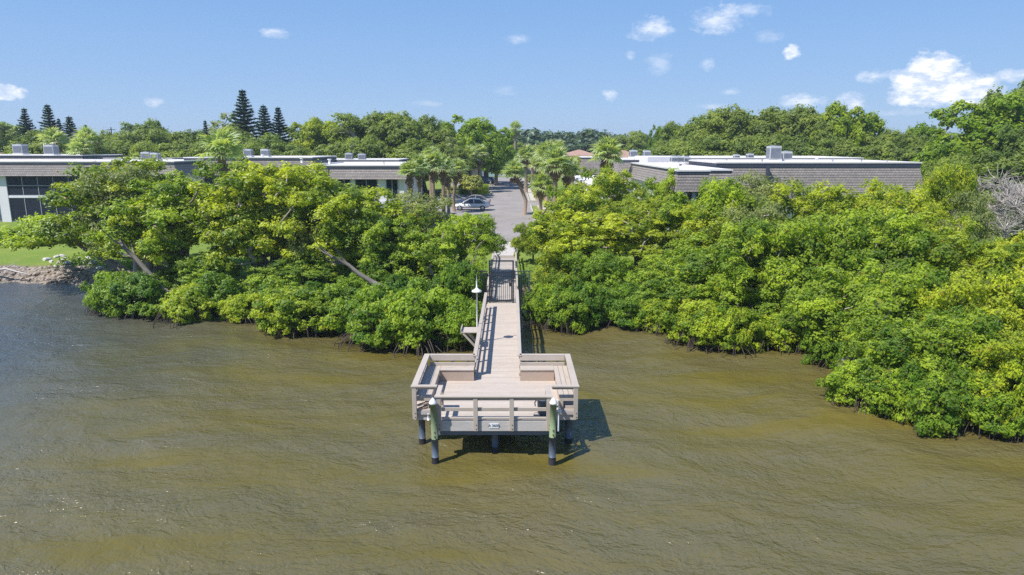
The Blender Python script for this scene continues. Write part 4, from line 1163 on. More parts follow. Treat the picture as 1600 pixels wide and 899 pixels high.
# =================================================================== CARS
def car(name, x, y, rz, paint, label, hatch=False, z=1.505):
    t = empty(name, (x, y, z), rz, label, 'car')
    # body sections along x (front = +x): x, z low, z belt, half width
    L = [(-2.30, .42, .78, .62), (-2.22, .30, .90, .80), (-1.7, .26, .95, .87), (-1.0, .25, .93, .89), (0.2, .25, .90, .89), (1.0, .25, .87, .88), (1.75, .27, .78, .84), (2.2, .32, .66, .74), (2.33, .40, .58, .60)]
    if hatch: L[0] = (-2.05, .42, .95, .66); L[1] = (-2.0, .3, 1.0, .8)
    v = []; f = []
    for (xx, zl, zb, hw) in L:
        v += [(xx, -hw * .92, zl), (xx, -hw, (zl + zb) / 2), (xx, -hw * .9, zb), (xx, -hw * .5, zb + .035), (xx, hw * .5, zb + .035), (xx, hw * .9, zb), (xx, hw, (zl + zb) / 2), (xx, hw * .92, zl)]
    for i in range(len(L) - 1):
        for k in range(8): f.append((i * 8 + k, (i + 1) * 8 + k, (i + 1) * 8 + (k + 1) % 8, i * 8 + (k + 1) % 8))
    f += [tuple(range(8)), tuple(reversed(range((len(L) - 1) * 8, len(L) * 8)))]
    bd = MB().add(v, f, None, True).build('body', M['paint_' + paint], t)
    sb = bd.modifiers.new('sub', 'SUBSURF'); sb.levels = 1; sb.render_levels = 2
    roof = [(-1.75, .93), (-1.05, 1.34), (-.3, 1.42), (.25, 1.38), (1.15, .90)] if not hatch else [(-1.98, 1.0), (-1.7, 1.42), (-.5, 1.5), (.25, 1.42), (1.15, .92)]
    # glasshouse
    v = []; f = []
    for (xx, zz) in roof:
        hw = .80 if zz < 1.1 else .60
        v += [(xx, -.80, .88), (xx, -hw, zz), (xx, hw, zz), (xx, .80, .88)]
    for i in range(len(roof) - 1):
        for k in range(3): f.append((i * 4 + k, (i + 1) * 4 + k, (i + 1) * 4 + k + 1, i * 4 + k + 1))
    MB().add(v, f).build('windows', M['glass'], t)
    mb = MB(); rr = roof[1:4]; v = []
    for (xx, zz) in rr: v += [(xx, -.61, zz + .012), (xx, -.3, zz + .04), (xx, .3, zz + .04), (xx, .61, zz + .012)]
    mb.add(v, [(i * 4 + k, (i + 1) * 4 + k, (i + 1) * 4 + k + 1, i * 4 + k + 1) for i in range(2) for k in range(3)], None, True)
    for s in (-1, 1):
        mb.beam((roof[0][0], s * .80, .93), (roof[1][0], s * .61, roof[1][1] + .01), .09, .05)
        mb.beam((roof[4][0], s * .80, .92), (roof[3][0], s * .61, roof[3][1] + .01), .07, .05)
        mb.beam((-.35, s * .82, .92), (-.33, s * .62, 1.42), .07, .04)
        mb.beam((roof[1][0], s * .61, roof[1][1] + .01), (roof[2][0], s * .61, roof[2][1] + .01), .05, .05); mb.beam((roof[2][0], s * .61, roof[2][1] + .01), (roof[3][0], s * .61, roof[3][1] + .01), .05, .05)
    mb.build('roof', M['paint_' + paint], t)
    for (xx, s) in ((-1.42, -1), (-1.42, 1), (1.42, -1), (1.42, 1)):
        w = empty('wheel', (xx, s * .80, .32)); w.parent = t
        mb = MB(); mb.tube([(0, -.11, 0), (0, -.09, 0), (0, .09, 0), (0, .11, 0)], [.29, .32, .32, .29], 18); mb.build('tyre', M['tyre'], w)
        mb = MB(); mb.tube([(0, s * .112, 0), (0, s * .122, 0)], [.20, .17], 10); mb.build('rim', M['rim'], w)
    for s in (-1, 1):
        e = L[0][0]
        MB().box(e - .02, e + .06, s * .5 - .14, s * .5 + .14, .66, .80).build('tail_light', M['tail'], t)
        MB().box(2.22, 2.32, s * .52 - .13, s * .52 + .13, .52, .64).build('headlight', M['headlamp'], t)
        MB().box(.88, 1.0, s * .90 - .08, s * .90 + .08, .90, 1.0).build('mirror', M['paint_' + paint], t)
    MB().box(L[0][0] - .03, L[0][0] + .02, -.26, .26, .48, .60).build('number_plate', M['white_plastic'], t)
    return t
car('parked_car', -5.2, 92.6, PI, 'silver', 'silver sedan parked side-on beside the road in front of the hedge strip')
car('parked_car', -5.1, 86.3, PI, 'white', 'white car nearest the mangroves with only its roof showing')
car('parked_car', -8.6, 94.9, PI, 'grey', 'dark car in the bays half hidden behind the palm trunks')
car('parked_car', xat(758, 147), 146.5, PI * .93, 'blue', 'dark blue hatchback parked farthest up the road', True)
car('parked_car', xat(749, 151), 151.5, PI * .93, 'white', 'white car behind the dark blue hatchback up the road')
car('parked_car', xat(835, 134), 134, R(80), 'white', 'white car parked right of the road by the yellow shrubs')
car('parked_car', 8.9, 90.6, R(5), 'grey', 'dark car behind the right palm trunks next to the bright blue bin')
t = empty('recycling_bin', (xat(893, 88), 88, 1.42), R(8), 'bright blue recycling bin at the foot of the right palm clump', 'bin')
MB().box(-1.1, 1.1, -.4, .4, 0, .72).build('body', M['bright_blue'], t, bevel=.05); MB().box(-1.15, 1.15, -.45, .45, .722, .80).build('lid', M['bright_blue'], t, bevel=.03)

# =================================================================== ROCKS
def rock_mesh(seed, mat):
    r = np.random.default_rng(seed); mb = MB(); n = 6; v = []
    for i, z in enumerate((-.35, .05, .42)):
        for k in range(n):
            a = 2 * PI * k / n + r.normal() * .2; q = (1.0, .95, .5)[i] * r.uniform(.75, 1.15) * .5
            v.append((q * math.cos(a), q * .8 * math.sin(a), z + r.normal() * .06))
    f = [tuple(reversed(range(n))), tuple(range(2 * n, 3 * n))]
    for i in range(2):
        for k in range(n): f.append((i * n + k, i * n + (k + 1) % n, (i + 1) * n + (k + 1) % n, (i + 1) * n + k))
    return mb.add(v, f).mesh('limestone_rock', M[mat])
rr = random.Random(12)
wm = [rock_mesh(i, 'rock_white') for i in range(5)]
names_u = [(72, 404), (80, 407), (88, 401), (94, 408), (101, 404), (107, 409), (114, 406), (97, 400), (122, 403), (131, 407), (141, 412), (149, 415), (144, 408), (155, 413), (137, 403), (86, 411)]
for i, (u, v) in enumerate(names_u):
    x, y = at(u, v, 1.0); z = float(ground_z(np.array(x), np.array(y)))
    s = rr.uniform(.35, .75)
    o = obj('limestone_rock', wm[i % 5], None, (x, y, z + .06), (0, rr.uniform(-.3, .3), rr.uniform(0, 6)), (s * 1.25, s, s * .42))
    tag(o, 'white limestone rock half sunk in the grass above the stony shore', 'rock', 'white rocks on the left lawn edge')
rk = np.random.default_rng(3); mb = MB()
for i in range(1500):
    x = rk.uniform(-50, -28.5); d = rk.uniform(-.7, 2.2) ** 1
    y = float(interp(x, SHORE)) + d; z = float(ground_z(np.array(x), np.array(y)))
    s = rk.uniform(.1, .34); n = 5; v = []
    for zz, q in ((-.4, 1), (.1, .95), (.45, .5)):
        for k in range(n):
            a = 2 * PI * k / n + rk.normal() * .25; v.append((x + s * q * rk.uniform(.6, 1.1) * math.cos(a), y + s * q * rk.uniform(.6, 1.1) * math.sin(a), z + s * zz * .8 + .03))
    f = [tuple(range(2 * n, 3 * n))]
    for a_ in range(2):
        for k in range(n): f.append((a_ * n + k, a_ * n + (k + 1) % n, (a_ + 1) * n + (k + 1) % n, (a_ + 1) * n + k))
    mb.add(v, f)
tag(mb.build('riprap_stones', M['rock']), 'brown grey broken stones heaped along the left waterline', 'stones', kind='stuff')
mb = MB(); x, y = at(18, 423, .8); mb.tube([(x - 1.5, y, .75), (x - .3, y - .1, .95), (x + .6, y - .4, .8), (x + 1.6, y - .5, .62)], [.09, .08, .06, .02], 7); mb.tube([(x - .3, y - .1, .95), (x + .1, y + .3, 1.3)], [.05, .015], 5)
tag(mb.build('driftwood', M['bark_dead']), 'bleached driftwood branch on the stones at the left edge', 'driftwood')

# =================================================================== FOREGROUND MANGROVES
rt = random.Random(21)
# tall mangrove variants, unit: metres for H = 7, half width 3.2
TALL = [tree_meshes('mangrove', 100 + i, 62, 3.3, 7.0, 2.1, (ln, 0.1), 'mangrove', .175, .09, 330, .56, .95, 'leaf_mangrove', 'bark', .27, shell=.35, tint=(0, 1))
        for i, ln in enumerate((-.9, .7, -1.2, .3, 1.1, 0.0))]
TRMESH_ARM = tree_meshes('mangrove_arm', 150, 44, 3.2, 4.4, 1.9, (-4.0, .2), 'mangrove', .175, .09, 400, .62, .8, 'leaf_mangrove', 'bark', .2, shell=.4, tint=(0, 1))
DENSE = [tree_meshes('mangrove_dense', 200 + i, 84, 3.3, 6.4, .5, (0, -.3), 'mangrove', .17, .09, 400, .62, .95, 'leaf_mangrove', 'bark', .17, shell=.55, tint=(0, 1)) for i in range(4)]
BUSH = [tree_meshes('mangrove_bush', 300 + i, 56, 2.2, 2.9, .1, (0, -.2), 'bush', .15, .085, 360, .43, .9, 'leaf_shore', 'root', .09, shell=.6) for i in range(5)]
SPARSE = [tree_meshes('mangrove_sparse', 400 + i, 34, 3.0, 6.5, 1.5, (0.3, 0), 'sparse', .17, .09, 330, .85, .6, 'leaf_grey', 'bark_dead', .17, shell=.35) for i in range(2)]
ROOTS = [root_mesh('prop_roots', 500 + i, 2.3) for i in range(3)]
BARE = [twig_mesh('bare', 600 + i, 2.6, 5.0) for i in range(2)]

MG = 'mangroves along the shore'
nT = [0]


def mangrove(kind, u, vb, vt, wpx, label, tint=None, z0=None, name=None, rz=None, dx=0.0, cat=None):
    """u: crown centre column, vb: row of its foot, vt: row of its top, wpx: crown width in photo pixels"""
    z = .15 if z0 is None else z0
    x, y = at(u, vb, z)
    gz = float(ground_z(np.array(x), np.array(y)))
    gz = max(gz, -.1)
    x, y = at(u, vb, max(gz, .05))
    top = zat(vt, y)
    dep = y * math.cos(PITCH) + 6 * math.sin(PITCH)
    w = wpx * dep / FPX
    nT[0] += 1; i = nT[0]
    if kind == 'tall': (tm, cm), H, hw = TALL[i % 6], 7.0, 3.3
    elif kind == 'arm': (tm, cm), H, hw = TRMESH_ARM, 4.4, 3.2
    elif kind == 'dense': (tm, cm), H, hw = DENSE[i % 4], 6.4, 3.3
    elif kind == 'bush': (tm, cm), H, hw = BUSH[i % 5], 2.9, 2.2
    elif kind == 'sparse': (tm, cm), H, hw = SPARSE[i % 2], 6.5, 3.0
    H, hw, _ = BND[cm.name]
    sz = max(.25, (top - gz) / H); sx = w / 2 / hw * 1.06
    lab = label; med = 0
    r = 0.0 if kind == 'arm' else rt.uniform(-.5, .5) + (PI if rt.random() < .3 and kind != 'tall' else 0) if rz is None else rz
    x -= BND[cm.name][2] * sx * math.cos(r)
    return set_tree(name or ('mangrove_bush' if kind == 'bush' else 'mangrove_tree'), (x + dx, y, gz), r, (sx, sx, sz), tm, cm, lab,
                    cat or ('bush' if kind == 'bush' else 'tree'), MG, tint, ROOTS[i % 3] if kind == 'bush' else None)


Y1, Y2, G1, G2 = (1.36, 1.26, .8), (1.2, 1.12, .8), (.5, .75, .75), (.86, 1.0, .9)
# --- left of the pier
for a in [
    ('arm', 98, 433, 336, 150, 'spreading mangrove whose low leafy arm reaches over the left lawn', G2),
    ('tall', 185, 440, 250, 210, 'tall mangrove at the left end of the grove, in front of the screened porches', Y2),
    ('tall', 310, 432, 270, 140, 'high mangrove between the two left condos', G2),
    ('tall', 608, 452, 325, 110, 'mangrove before the white wall end of the road end condo', G2),
    ('tall', 270, 447, 280, 150, 'mangrove with leaning pale trunk at the left end of the grove', G2),
    ('tall', 395, 440, 252, 170, 'broad mangrove below the two tall pines units, middle of the left grove', Y2),
    ('tall', 468, 438, 256, 140, 'high rounded mangrove in front of the shingled middle condo', Y2),
    ('tall', 400, 470, 312, 150, 'open-crowned mangrove with forked limbs in the middle of the left grove', Y1),
    ('tall', 250, 462, 320, 140, 'bright yellow green mangrove above the leaning trunk on the left', Y1),
    ('tall', 560, 442, 276, 165, 'yellow green mangrove in front of the road end condo', Y1),
    ('tall', 520, 470, 362, 105, 'low bright mangrove with a pale leaning trunk, left grove', Y1),
    ('sparse', 655, 440, 302, 120, 'grey green thin-leaved mangrove below the left palm clump', None),
    ('tall', 740, 440, 335, 86, 'mangrove closing the view beside the road on the left of the pier', G2),
    ('tall', 670, 478, 352, 135, 'mangrove with thin slanting trunks beside the lamp', G2),
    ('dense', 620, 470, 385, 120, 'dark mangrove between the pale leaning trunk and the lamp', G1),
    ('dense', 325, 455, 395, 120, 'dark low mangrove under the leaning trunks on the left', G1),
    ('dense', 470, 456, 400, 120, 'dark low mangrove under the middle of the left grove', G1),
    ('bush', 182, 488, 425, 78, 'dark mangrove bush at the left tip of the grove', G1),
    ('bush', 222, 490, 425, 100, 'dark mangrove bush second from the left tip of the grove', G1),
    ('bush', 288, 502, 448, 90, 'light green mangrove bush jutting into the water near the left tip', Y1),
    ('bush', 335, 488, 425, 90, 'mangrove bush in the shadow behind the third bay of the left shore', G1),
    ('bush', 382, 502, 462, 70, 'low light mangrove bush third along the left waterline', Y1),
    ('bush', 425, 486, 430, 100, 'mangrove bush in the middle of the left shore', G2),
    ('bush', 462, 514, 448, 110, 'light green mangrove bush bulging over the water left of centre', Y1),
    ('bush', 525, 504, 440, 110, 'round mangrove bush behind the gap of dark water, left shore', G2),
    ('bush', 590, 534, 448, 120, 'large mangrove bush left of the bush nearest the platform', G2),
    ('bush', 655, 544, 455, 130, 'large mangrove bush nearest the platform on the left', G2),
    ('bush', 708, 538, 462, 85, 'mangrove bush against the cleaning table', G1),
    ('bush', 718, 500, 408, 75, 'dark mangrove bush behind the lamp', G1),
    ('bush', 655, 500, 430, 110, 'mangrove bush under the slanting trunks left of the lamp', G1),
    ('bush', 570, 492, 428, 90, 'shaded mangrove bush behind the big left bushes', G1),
]: mangrove(*a[:6], tint=a[6])
# --- right of the pier
for a in [
    ('sparse', 480, 450, 300, 90, 'thin-leaved mangrove beside the road end condo', None),
    ('sparse', 215, 440, 262, 110, 'thin-leaved mangrove with grey twigs before the screened porches', None),
    ('sparse', 1355, 520, 400, 90, 'thin-leaved mangrove with pale twigs in the right grove', None),
    ('sparse', 1180, 470, 318, 110, 'grey green mangrove among bright ones, middle of the right grove', None),
    ('tall', 900, 425, 290, 120, 'mangrove in front of the bright blue bin', Y2),
    ('dense', 1035, 470, 400, 110, 'mangrove below the small lawn gap', G2),
    ('tall', 1110, 455, 320, 130, 'mangrove right of the lawn gap, second row', Y2),
    ('tall', 1005, 415, 300, 100, 'bright mangrove before the lower shingled wing', Y2),
    ('dense', 832, 408, 347, 54, 'small mangrove closing over the right edge of the path', Y2),
    ('tall', 882, 430, 318, 95, 'mangrove leaning over the path right of the pier', Y2),
    ('tall', 948, 395, 262, 105, 'high bright mangrove in front of the white garages', Y2),
    ('tall', 925, 445, 330, 150, 'broad crooked mangrove right of the gate', Y2),
    ('tall', 985, 436, 318, 120, 'mangrove with thick bent limbs above the shaded bank', Y2),
    ('tall', 1052, 396, 264, 90, 'round mangrove crown in front of the small porch block', G2),
    ('tall', 1065, 430, 300, 110, 'mangrove right of the lawn gap', G2),
    ('dense', 1120, 440, 280, 120, 'dense mangrove in front of the left end of the long shingled block', G2),
    ('sparse', 1185, 430, 272, 120, 'grey green mangrove with pale twigs before the long shingled block', None),
    ('dense', 1255, 440, 288, 140, 'dense mangrove below the two large roof units', Y2),
    ('dense', 1325, 445, 285, 130, 'mangrove hiding the wall of the long block, right part', Y2),
    ('dense', 1395, 430, 292, 120, 'mangrove before the right end of the long shingled block', Y2),
    ('dense', 1462, 420, 258, 100, 'tall mangrove just right of the end of the long block', Y2),
    ('sparse', 1500, 450, 300, 80, 'thin grey green mangrove at the left side of the bare bleached shrub', None),
    ('dense', 1625, 410, 285, 90, 'mangrove at the right edge behind the bare bleached shrub', G2),
    ('dense', 890, 478, 372, 100, 'dense mangrove right beside the gate panel', Y2),
    ('dense', 940, 486, 392, 120, 'dark mangrove at the waterline right of the gate', G1),
    ('dense', 1010, 495, 428, 110, 'dark mangrove above the shaded water right of the pier', G1),
    ('dense', 1110, 490, 372, 150, 'deep green mangrove over the second bay of the right shore', G2),
    ('dense', 1190, 500, 345, 160, 'dense mangrove in the middle of the right grove', G2),
    ('dense', 1280, 500, 335, 160, 'dense mangrove below the right roof units, middle of the grove', G2),
    ('dense', 1370, 510, 330, 160, 'dense mangrove right of the middle of the right grove', G2),
    ('dense', 1455, 505, 335, 150, 'dense mangrove left of the bare bleached shrub', Y2),
    ('dense', 1540, 525, 378, 160, 'dense mangrove below the bare bleached shrub', Y2),
    ('dense', 1620, 520, 350, 140, 'dense mangrove cut by the right edge, upper', Y2),
    ('dense', 1240, 535, 405, 140, 'mangrove above the third bay of the right shore', G2),
    ('dense', 1320, 565, 410, 160, 'mangrove leaning out where the right shore turns forward', G2),
    ('dense', 1410, 585, 420, 170, 'mangrove in the lower right grove, left part', G2),
    ('dense', 1500, 600, 425, 170, 'mangrove in the lower right grove, middle', Y2),
    ('dense', 1590, 620, 430, 160, 'mangrove in the lower right grove, at the edge', Y2),
    ('dense', 1400, 625, 480, 150, 'low mangrove behind the front point of the right shore', G2),
    ('dense', 1490, 640, 490, 160, 'mangrove over the tangled bare branches, lower right', G2),
    ('dense', 1590, 660, 520, 150, 'bright mangrove at the lower right edge above the water', Y2),
    ('bush', 848, 507, 445, 58, 'mangrove bush touching the right side of the walkway', G2),
    ('bush', 880, 513, 452, 75, 'mangrove bush second from the walkway on the right', G2),
    ('bush', 925, 505, 440, 80, 'dark mangrove bush in the first right bay', G1),
    ('bush', 975, 508, 448, 85, 'dark mangrove bush in the second right bay', G1),
    ('bush', 1030, 518, 470, 85, 'low bright mangrove bush at the second right bay', Y1),
    ('bush', 1095, 538, 470, 95, 'bright yellow green mangrove bush standing out over the water', Y1),
    ('bush', 1145, 548, 478, 90, 'bright mangrove bush right of the one standing out over the water', Y1),
    ('bush', 1205, 545, 485, 95, 'bright mangrove bush at the third right bay', Y1),
    ('bush', 1262, 548, 470, 95, 'mangrove bush at the end of the straight right shore', G2),
    ('bush', 1310, 575, 500, 90, 'mangrove bush where the right shore turns forward', G1),
    ('bush', 1345, 632, 565, 95, 'low mangrove bush at the tip of the right point', G2),
    ('bush', 1395, 645, 570, 105, 'mangrove bush second from the tip of the right point', G2),
    ('bush', 1450, 662, 575, 110, 'mangrove bush third from the tip of the right point', G2),
    ('bush', 1530, 668, 590, 100, 'dark mangrove bush with hanging roots, lower right', G1),
    ('bush', 1600, 680, 570, 110, 'bright mangrove bush at the lower right edge', Y1),
]: mangrove(*a[:6], tint=a[6])
# bare bleached shrub and smaller dead patches
for k, (u, vb, vt, w, lb_) in enumerate([(1548, 446, 264, 190, 'large bare bleached shrub among the mangroves at the right'), (1328, 592, 556, 45, 'small tangle of dead branches over the water at the right bend'),
                            (1462, 625, 545, 90, 'tangle of bare grey branches in the lower right grove'), (1420, 400, 300, 60, 'thin bare shrub behind the long block corner'), (1490, 560, 470, 70, 'bare twiggy shrub in the middle of the right grove'), (470, 480, 440, 60, 'bare twigs at the shaded left shore'), (1010, 470, 425, 60, 'bare twigs over the shaded right bank')]):
    x, y = at(u, vb, .3); gz = max(-.1, float(ground_z(np.array(x), np.array(y))))
    w = w * (y + 1) / FPX; h = zat(vt, y) - gz
    e = empty('dead_shrub', (x, y, gz), 0, lb_, 'shrub'); obj('branches', BARE[k % 2], e, rot=(0, 0, k * 1.3), sc=(w / 5.2, w / 5.2, h / 5.0))
# leaning pale trunks that show on the left
rl = np.random.default_rng(9)
for k, (pts, lb_) in enumerate([
        ([(252, 446, 38.5, .9), (232, 425, 38.5, 2.0), (212, 402, 38.5, 2.8), (192, 385, 38.5, 3.6)], 'thick pale leaning trunk at the left end of the grove'),
        ([(582, 440, 36, 1.2), (562, 428, 36, 1.9), (545, 414, 36, 2.6), (520, 402, 36, 3.3)], 'pale leaning trunk left of the dark mangrove'),
        ([(705, 470, 36, .8), (712, 445, 36, 1.8), (722, 430, 36, 2.6), (738, 412, 36, 3.4)], 'thin slanting pale trunk beside the lamp')]):
    P = []
    for (u, v, y, z) in pts: P.append(Vector((xat(u, y, z), y, zat(v, y))))
    e = empty('fallen_trunk', P[0], 0, lb_, 'trunk')
    q = [p - P[0] for p in P]; q.insert(0, q[0] + (q[0] - q[1]) * .8)
    r0 = (.19, .15, .07)[k]
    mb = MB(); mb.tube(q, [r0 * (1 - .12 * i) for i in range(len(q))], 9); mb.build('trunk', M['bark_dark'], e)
    mb = MB()
    for i in range(5):
        a = q[3 + i % 2]; d = (q[4] - q[2]).normalized() * 1.3 + Vector(rl.normal(size=3)) * .45; d.z = abs(d.z) + .1; d.normalize()
        mb.tube([a, a + d * .6 + Vector((0, 0, -.05)), a + d * 1.4], [r0 * .4, r0 * .25, r0 * .08], 6)
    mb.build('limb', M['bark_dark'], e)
# rank growth along the stony bank
rg = np.random.default_rng(2)
n = 9000
x = rg.uniform(-34, 14, n); y = interp(x, SHORE) + rg.uniform(1.5, 9, n) ** 1.0
keep = (np.abs(x + .55) > 1.2) & (rg.uniform(0, 1, n) < .35 + .5 * (np.sin(x * 1.1) * np.sin(y * .9 + x * .4) > 0))
x, y = x[keep], y[keep]; z = ground_z(x, y)
cen = np.stack([x, y, z + rg.uniform(.02, .28, len(x))], 1)
nor = unit(rg.normal(size=(len(x), 3)) * .7 + np.array([0, -.3, .8]))
V, Q = leaf_quads(cen, nor, .28, .12, rg)
o = obj('shore_weeds', np_mesh('shore_weeds', V, Q, [M['leaf_mangrove']], tint=rg.uniform(.1, .7, len(Q)), age=rg.uniform(0, 1, len(Q))))
tag(o, 'rank green weeds along the bank above the waterline', 'weeds', kind='stuff')

# =================================================================== PALMS
def frond_mesh(seed, L=1.55, blades=15):
    """fan frond: stalk along +x, blades spread at its end"""
    r = np.random.default_rng(seed); mb = MB()
    mb.tube([(0, 0, 0), (L * .3, 0, .06), (L * .5, 0, .05)], [.03, .022, .018], 4, mi=0, caps=False)
    c = Vector((L * .48, 0, .05))
    for i in range(blades):
        a = (i / (blades - 1) - .5) * R(215); l = L * (.62 - .16 * abs(i / (blades - 1) - .5) * 2) * r.uniform(.85, 1.1)
        d = Vector((math.cos(a), math.sin(a), .12)); s = Vector((-math.sin(a), math.cos(a), 0)) * .065
        m_ = c + d * l * .55; e_ = c + d * l + Vector((0, 0, -.30 * l * r.uniform(.5, 1.6)))
        mb.add([c - s * .3, c + s * .3, m_ + s + Vector((0, 0, .02)), m_ - s, e_], [(0, 1, 2, 3), (3, 2, 4)], 0)
    me = mb.mesh('frond', M['leaf_palm'])
    nf = len(me.polygons)
    a = me.attributes.new('tint', 'FLOAT', 'FACE'); a.data.foreach_set('value', r.uniform(.3, .9, nf).astype(np.float32))
    a = me.attributes.new('age', 'FLOAT', 'FACE'); a.data.foreach_set('value', np.full(nf, .5, np.float32) + r.uniform(-.49, .46, nf).astype(np.float32))
    return me


FR = [frond_mesh(i) for i in range(4)]
FRD = []
for i in range(2):
    me = FR[i].copy(); me.name = 'dead_frond'; me.materials.clear(); me.materials.append(M['leaf_dead']); FRD.append(me)
rp = random.Random(77)


def palm(u, vc, y, label, s=1.0, lean=0.0, bend=0.0, boots=True, nf=38, tall=None, zg=1.4):
    """u, vc: photo position of the heart of the crown; y: distance"""
    X = xat(u, y, zat(vc, y)); zc = zat(vc, y); H = zc - zg
    base = (X - lean, y, zg)
    e = empty('sabal_palm', base, 0, label, 'palm tree', 'sabal palms')
    pts = [(0, 0, -.2), (lean * .25 + bend, 0, H * .35), (lean * .7 + bend * .5, 0, H * .75), (lean, 0, H)]
    mb = MB(); mb.tube(pts, [.26 * s, .2 * s, .2 * s, .24 * s], 9); mb.build('trunk', M['bark_palm'], e)
    if boots:
        mb = MB(); P = Vector(pts[3]); D = (Vector(pts[3]) - Vector(pts[2])).normalized()
        hb = min(2.0, H * .45)
        for k in range(54):
            t = k / 54; a = k * 2.4; q = P - D * hb * t
            o_ = Vector((math.cos(a), math.sin(a), 0)); w = .24 + .14 * math.sin(PI * min(1, t * 1.1))
            p0 = q + o_ * .16 * s; p1 = q + o_ * (w + .12) * s + Vector((0, 0, .22))
            mb.beam(p0, p1, .11 * s, .05)
        tag(mb.build('leaf_base', M['leaf_dead'], e), kind='stuff')
    for k in range(nf):
        a = k * 2.39996 + rp.uniform(-.3, .3); t = k / nf
        el = R(82 - 104 * t ** 1.1 + rp.uniform(-12, 12))
        o = obj('frond', FR[rp.randrange(4)], e, (lean, 0, H - .1 * t), (rp.uniform(-.4, .4), -el, a)); o.scale = (s * rp.uniform(.9, 1.12),) * 3
        o.rotation_mode = 'XYZ'
    for k in range(4):
        a = k * 1.6 + rp.uniform(-.3, .3)
        o = obj('dead_frond', FRD[k % 2], e, (lean, 0, H - .3), (0, R(62 + rp.uniform(-10, 12)), a)); o.scale = (s * .75,) * 3
    return e


for a in [
    (655, 262, 64, 'sabal palm at the left of the left palm clump', .8), (640, 270, 62.5, 'low sabal palm against the white wall end of the condo', .75), (672, 246, 90, 'tallest light green palm behind the left clump', .95),
    (676, 257, 70, 'sabal palm with thick booted trunk in the left clump', .92), (692, 262, 76, 'sabal palm with bare orange trunk in the middle of the left clump', .95),
    (700, 272, 82, 'shorter sabal palm in front of the left clump', .85), (716, 266, 84, 'sabal palm at the right of the left clump, leaning right', .95, .6, -.2),
    (736, 246, 118, 'left one of the pair of palms behind the hedge', 1.3), (749, 243, 120, 'right one of the pair of palms behind the hedge', 1.3),
    (803, 270, 80, 'lone leaning sabal palm standing over the road', 1.0, -1.2, .5),
    (822, 246, 118, 'palm right of the road in front of the tan house', 1.4), (832, 243, 124, 'palm behind the one right of the road', 1.2), (842, 258, 100, 'palm with yellowing fronds right of the road', 1.2),
    (868, 258, 78, 'biggest palm of the right clump with large booted crown', 1.3), (886, 268, 80, 'palm at the right of the right clump', 1.15), (845, 292, 80, 'short young palm at the left of the right clump', 1.1),
    (855, 246, 92, 'feathery light palm behind the right clump', 1.4), (868, 240, 95, 'highest feathery palm behind the right clump', 1.3),
    (948, 243, 74, 'grey green palm head above the mangroves by the small roof units', 1.35),
    (895, 262, 90, 'thin palm by the garage roofs', .8),
]: palm(a[0], a[1], a[2], a[3], a[4], *(a[5:]))
palm(805, 203, 195, 'very tall slender palm standing above the far trees', 1.7, nf=22, boots=False)
for (u, v, y, lb_, s) in ((85, 222, 104, 'light green palm among the left pines', 1.5), (136, 226, 100, 'yellow green palm right of the left pines', 1.6), (128, 236, 98, 'low yellow green palm below the left pines', 1.3), (346, 240, 62, 'light green palm tuft above the middle of the left grove', 1.5)):
    palm(u, v, y, lb_, s, nf=26, boots=False)

# =================================================================== TREES BEYOND
OAK = [tree_meshes('oak', 700 + i, 84, 5.0, 10.0, 2.6, (0, 0), 'oak', .32, .18, 360, .95, 1.0, 'leaf_oak', 'bark_oak', .42, shell=.5) for i in range(5)]
BRT = [tree_meshes('bright', 720 + i, 72, 4.2, 10.0, 1.6, (0, 0), 'bright', .28, .16, 380, .85, 1.0, 'leaf_bright', 'bark_oak', .32, shell=.55) for i in range(3)]
YEL = [tree_meshes('yellow', 740, 24, 1.6, 3.4, 1.3, (0, 0), 'yellow', .2, .12, 260, .6, .7, 'leaf_yellow', 'bark', .12)]
FARM = [tree_meshes('far', 760 + i, 30, 5.0, 9.0, .8, (0, 0), 'far', .8, .5, 120, 1.6, .7, 'leaf_far', 'bark_oak', .35) for i in range(3)]
THIN = [tree_meshes('thin', 780, 12, 1.7, 11.0, 8.3, (0.2, 0), 'thin', .28, .14, 110, .8, .5, 'leaf_oak', 'bark', .17, fork=.9)]
SPO = [tree_meshes('sparse_oak', 790, 34, 4.2, 10.0, 3.0, (0, 0), 'so', .36, .2, 170, 1.1, .6, 'leaf_grey', 'bark_dead', .30)]


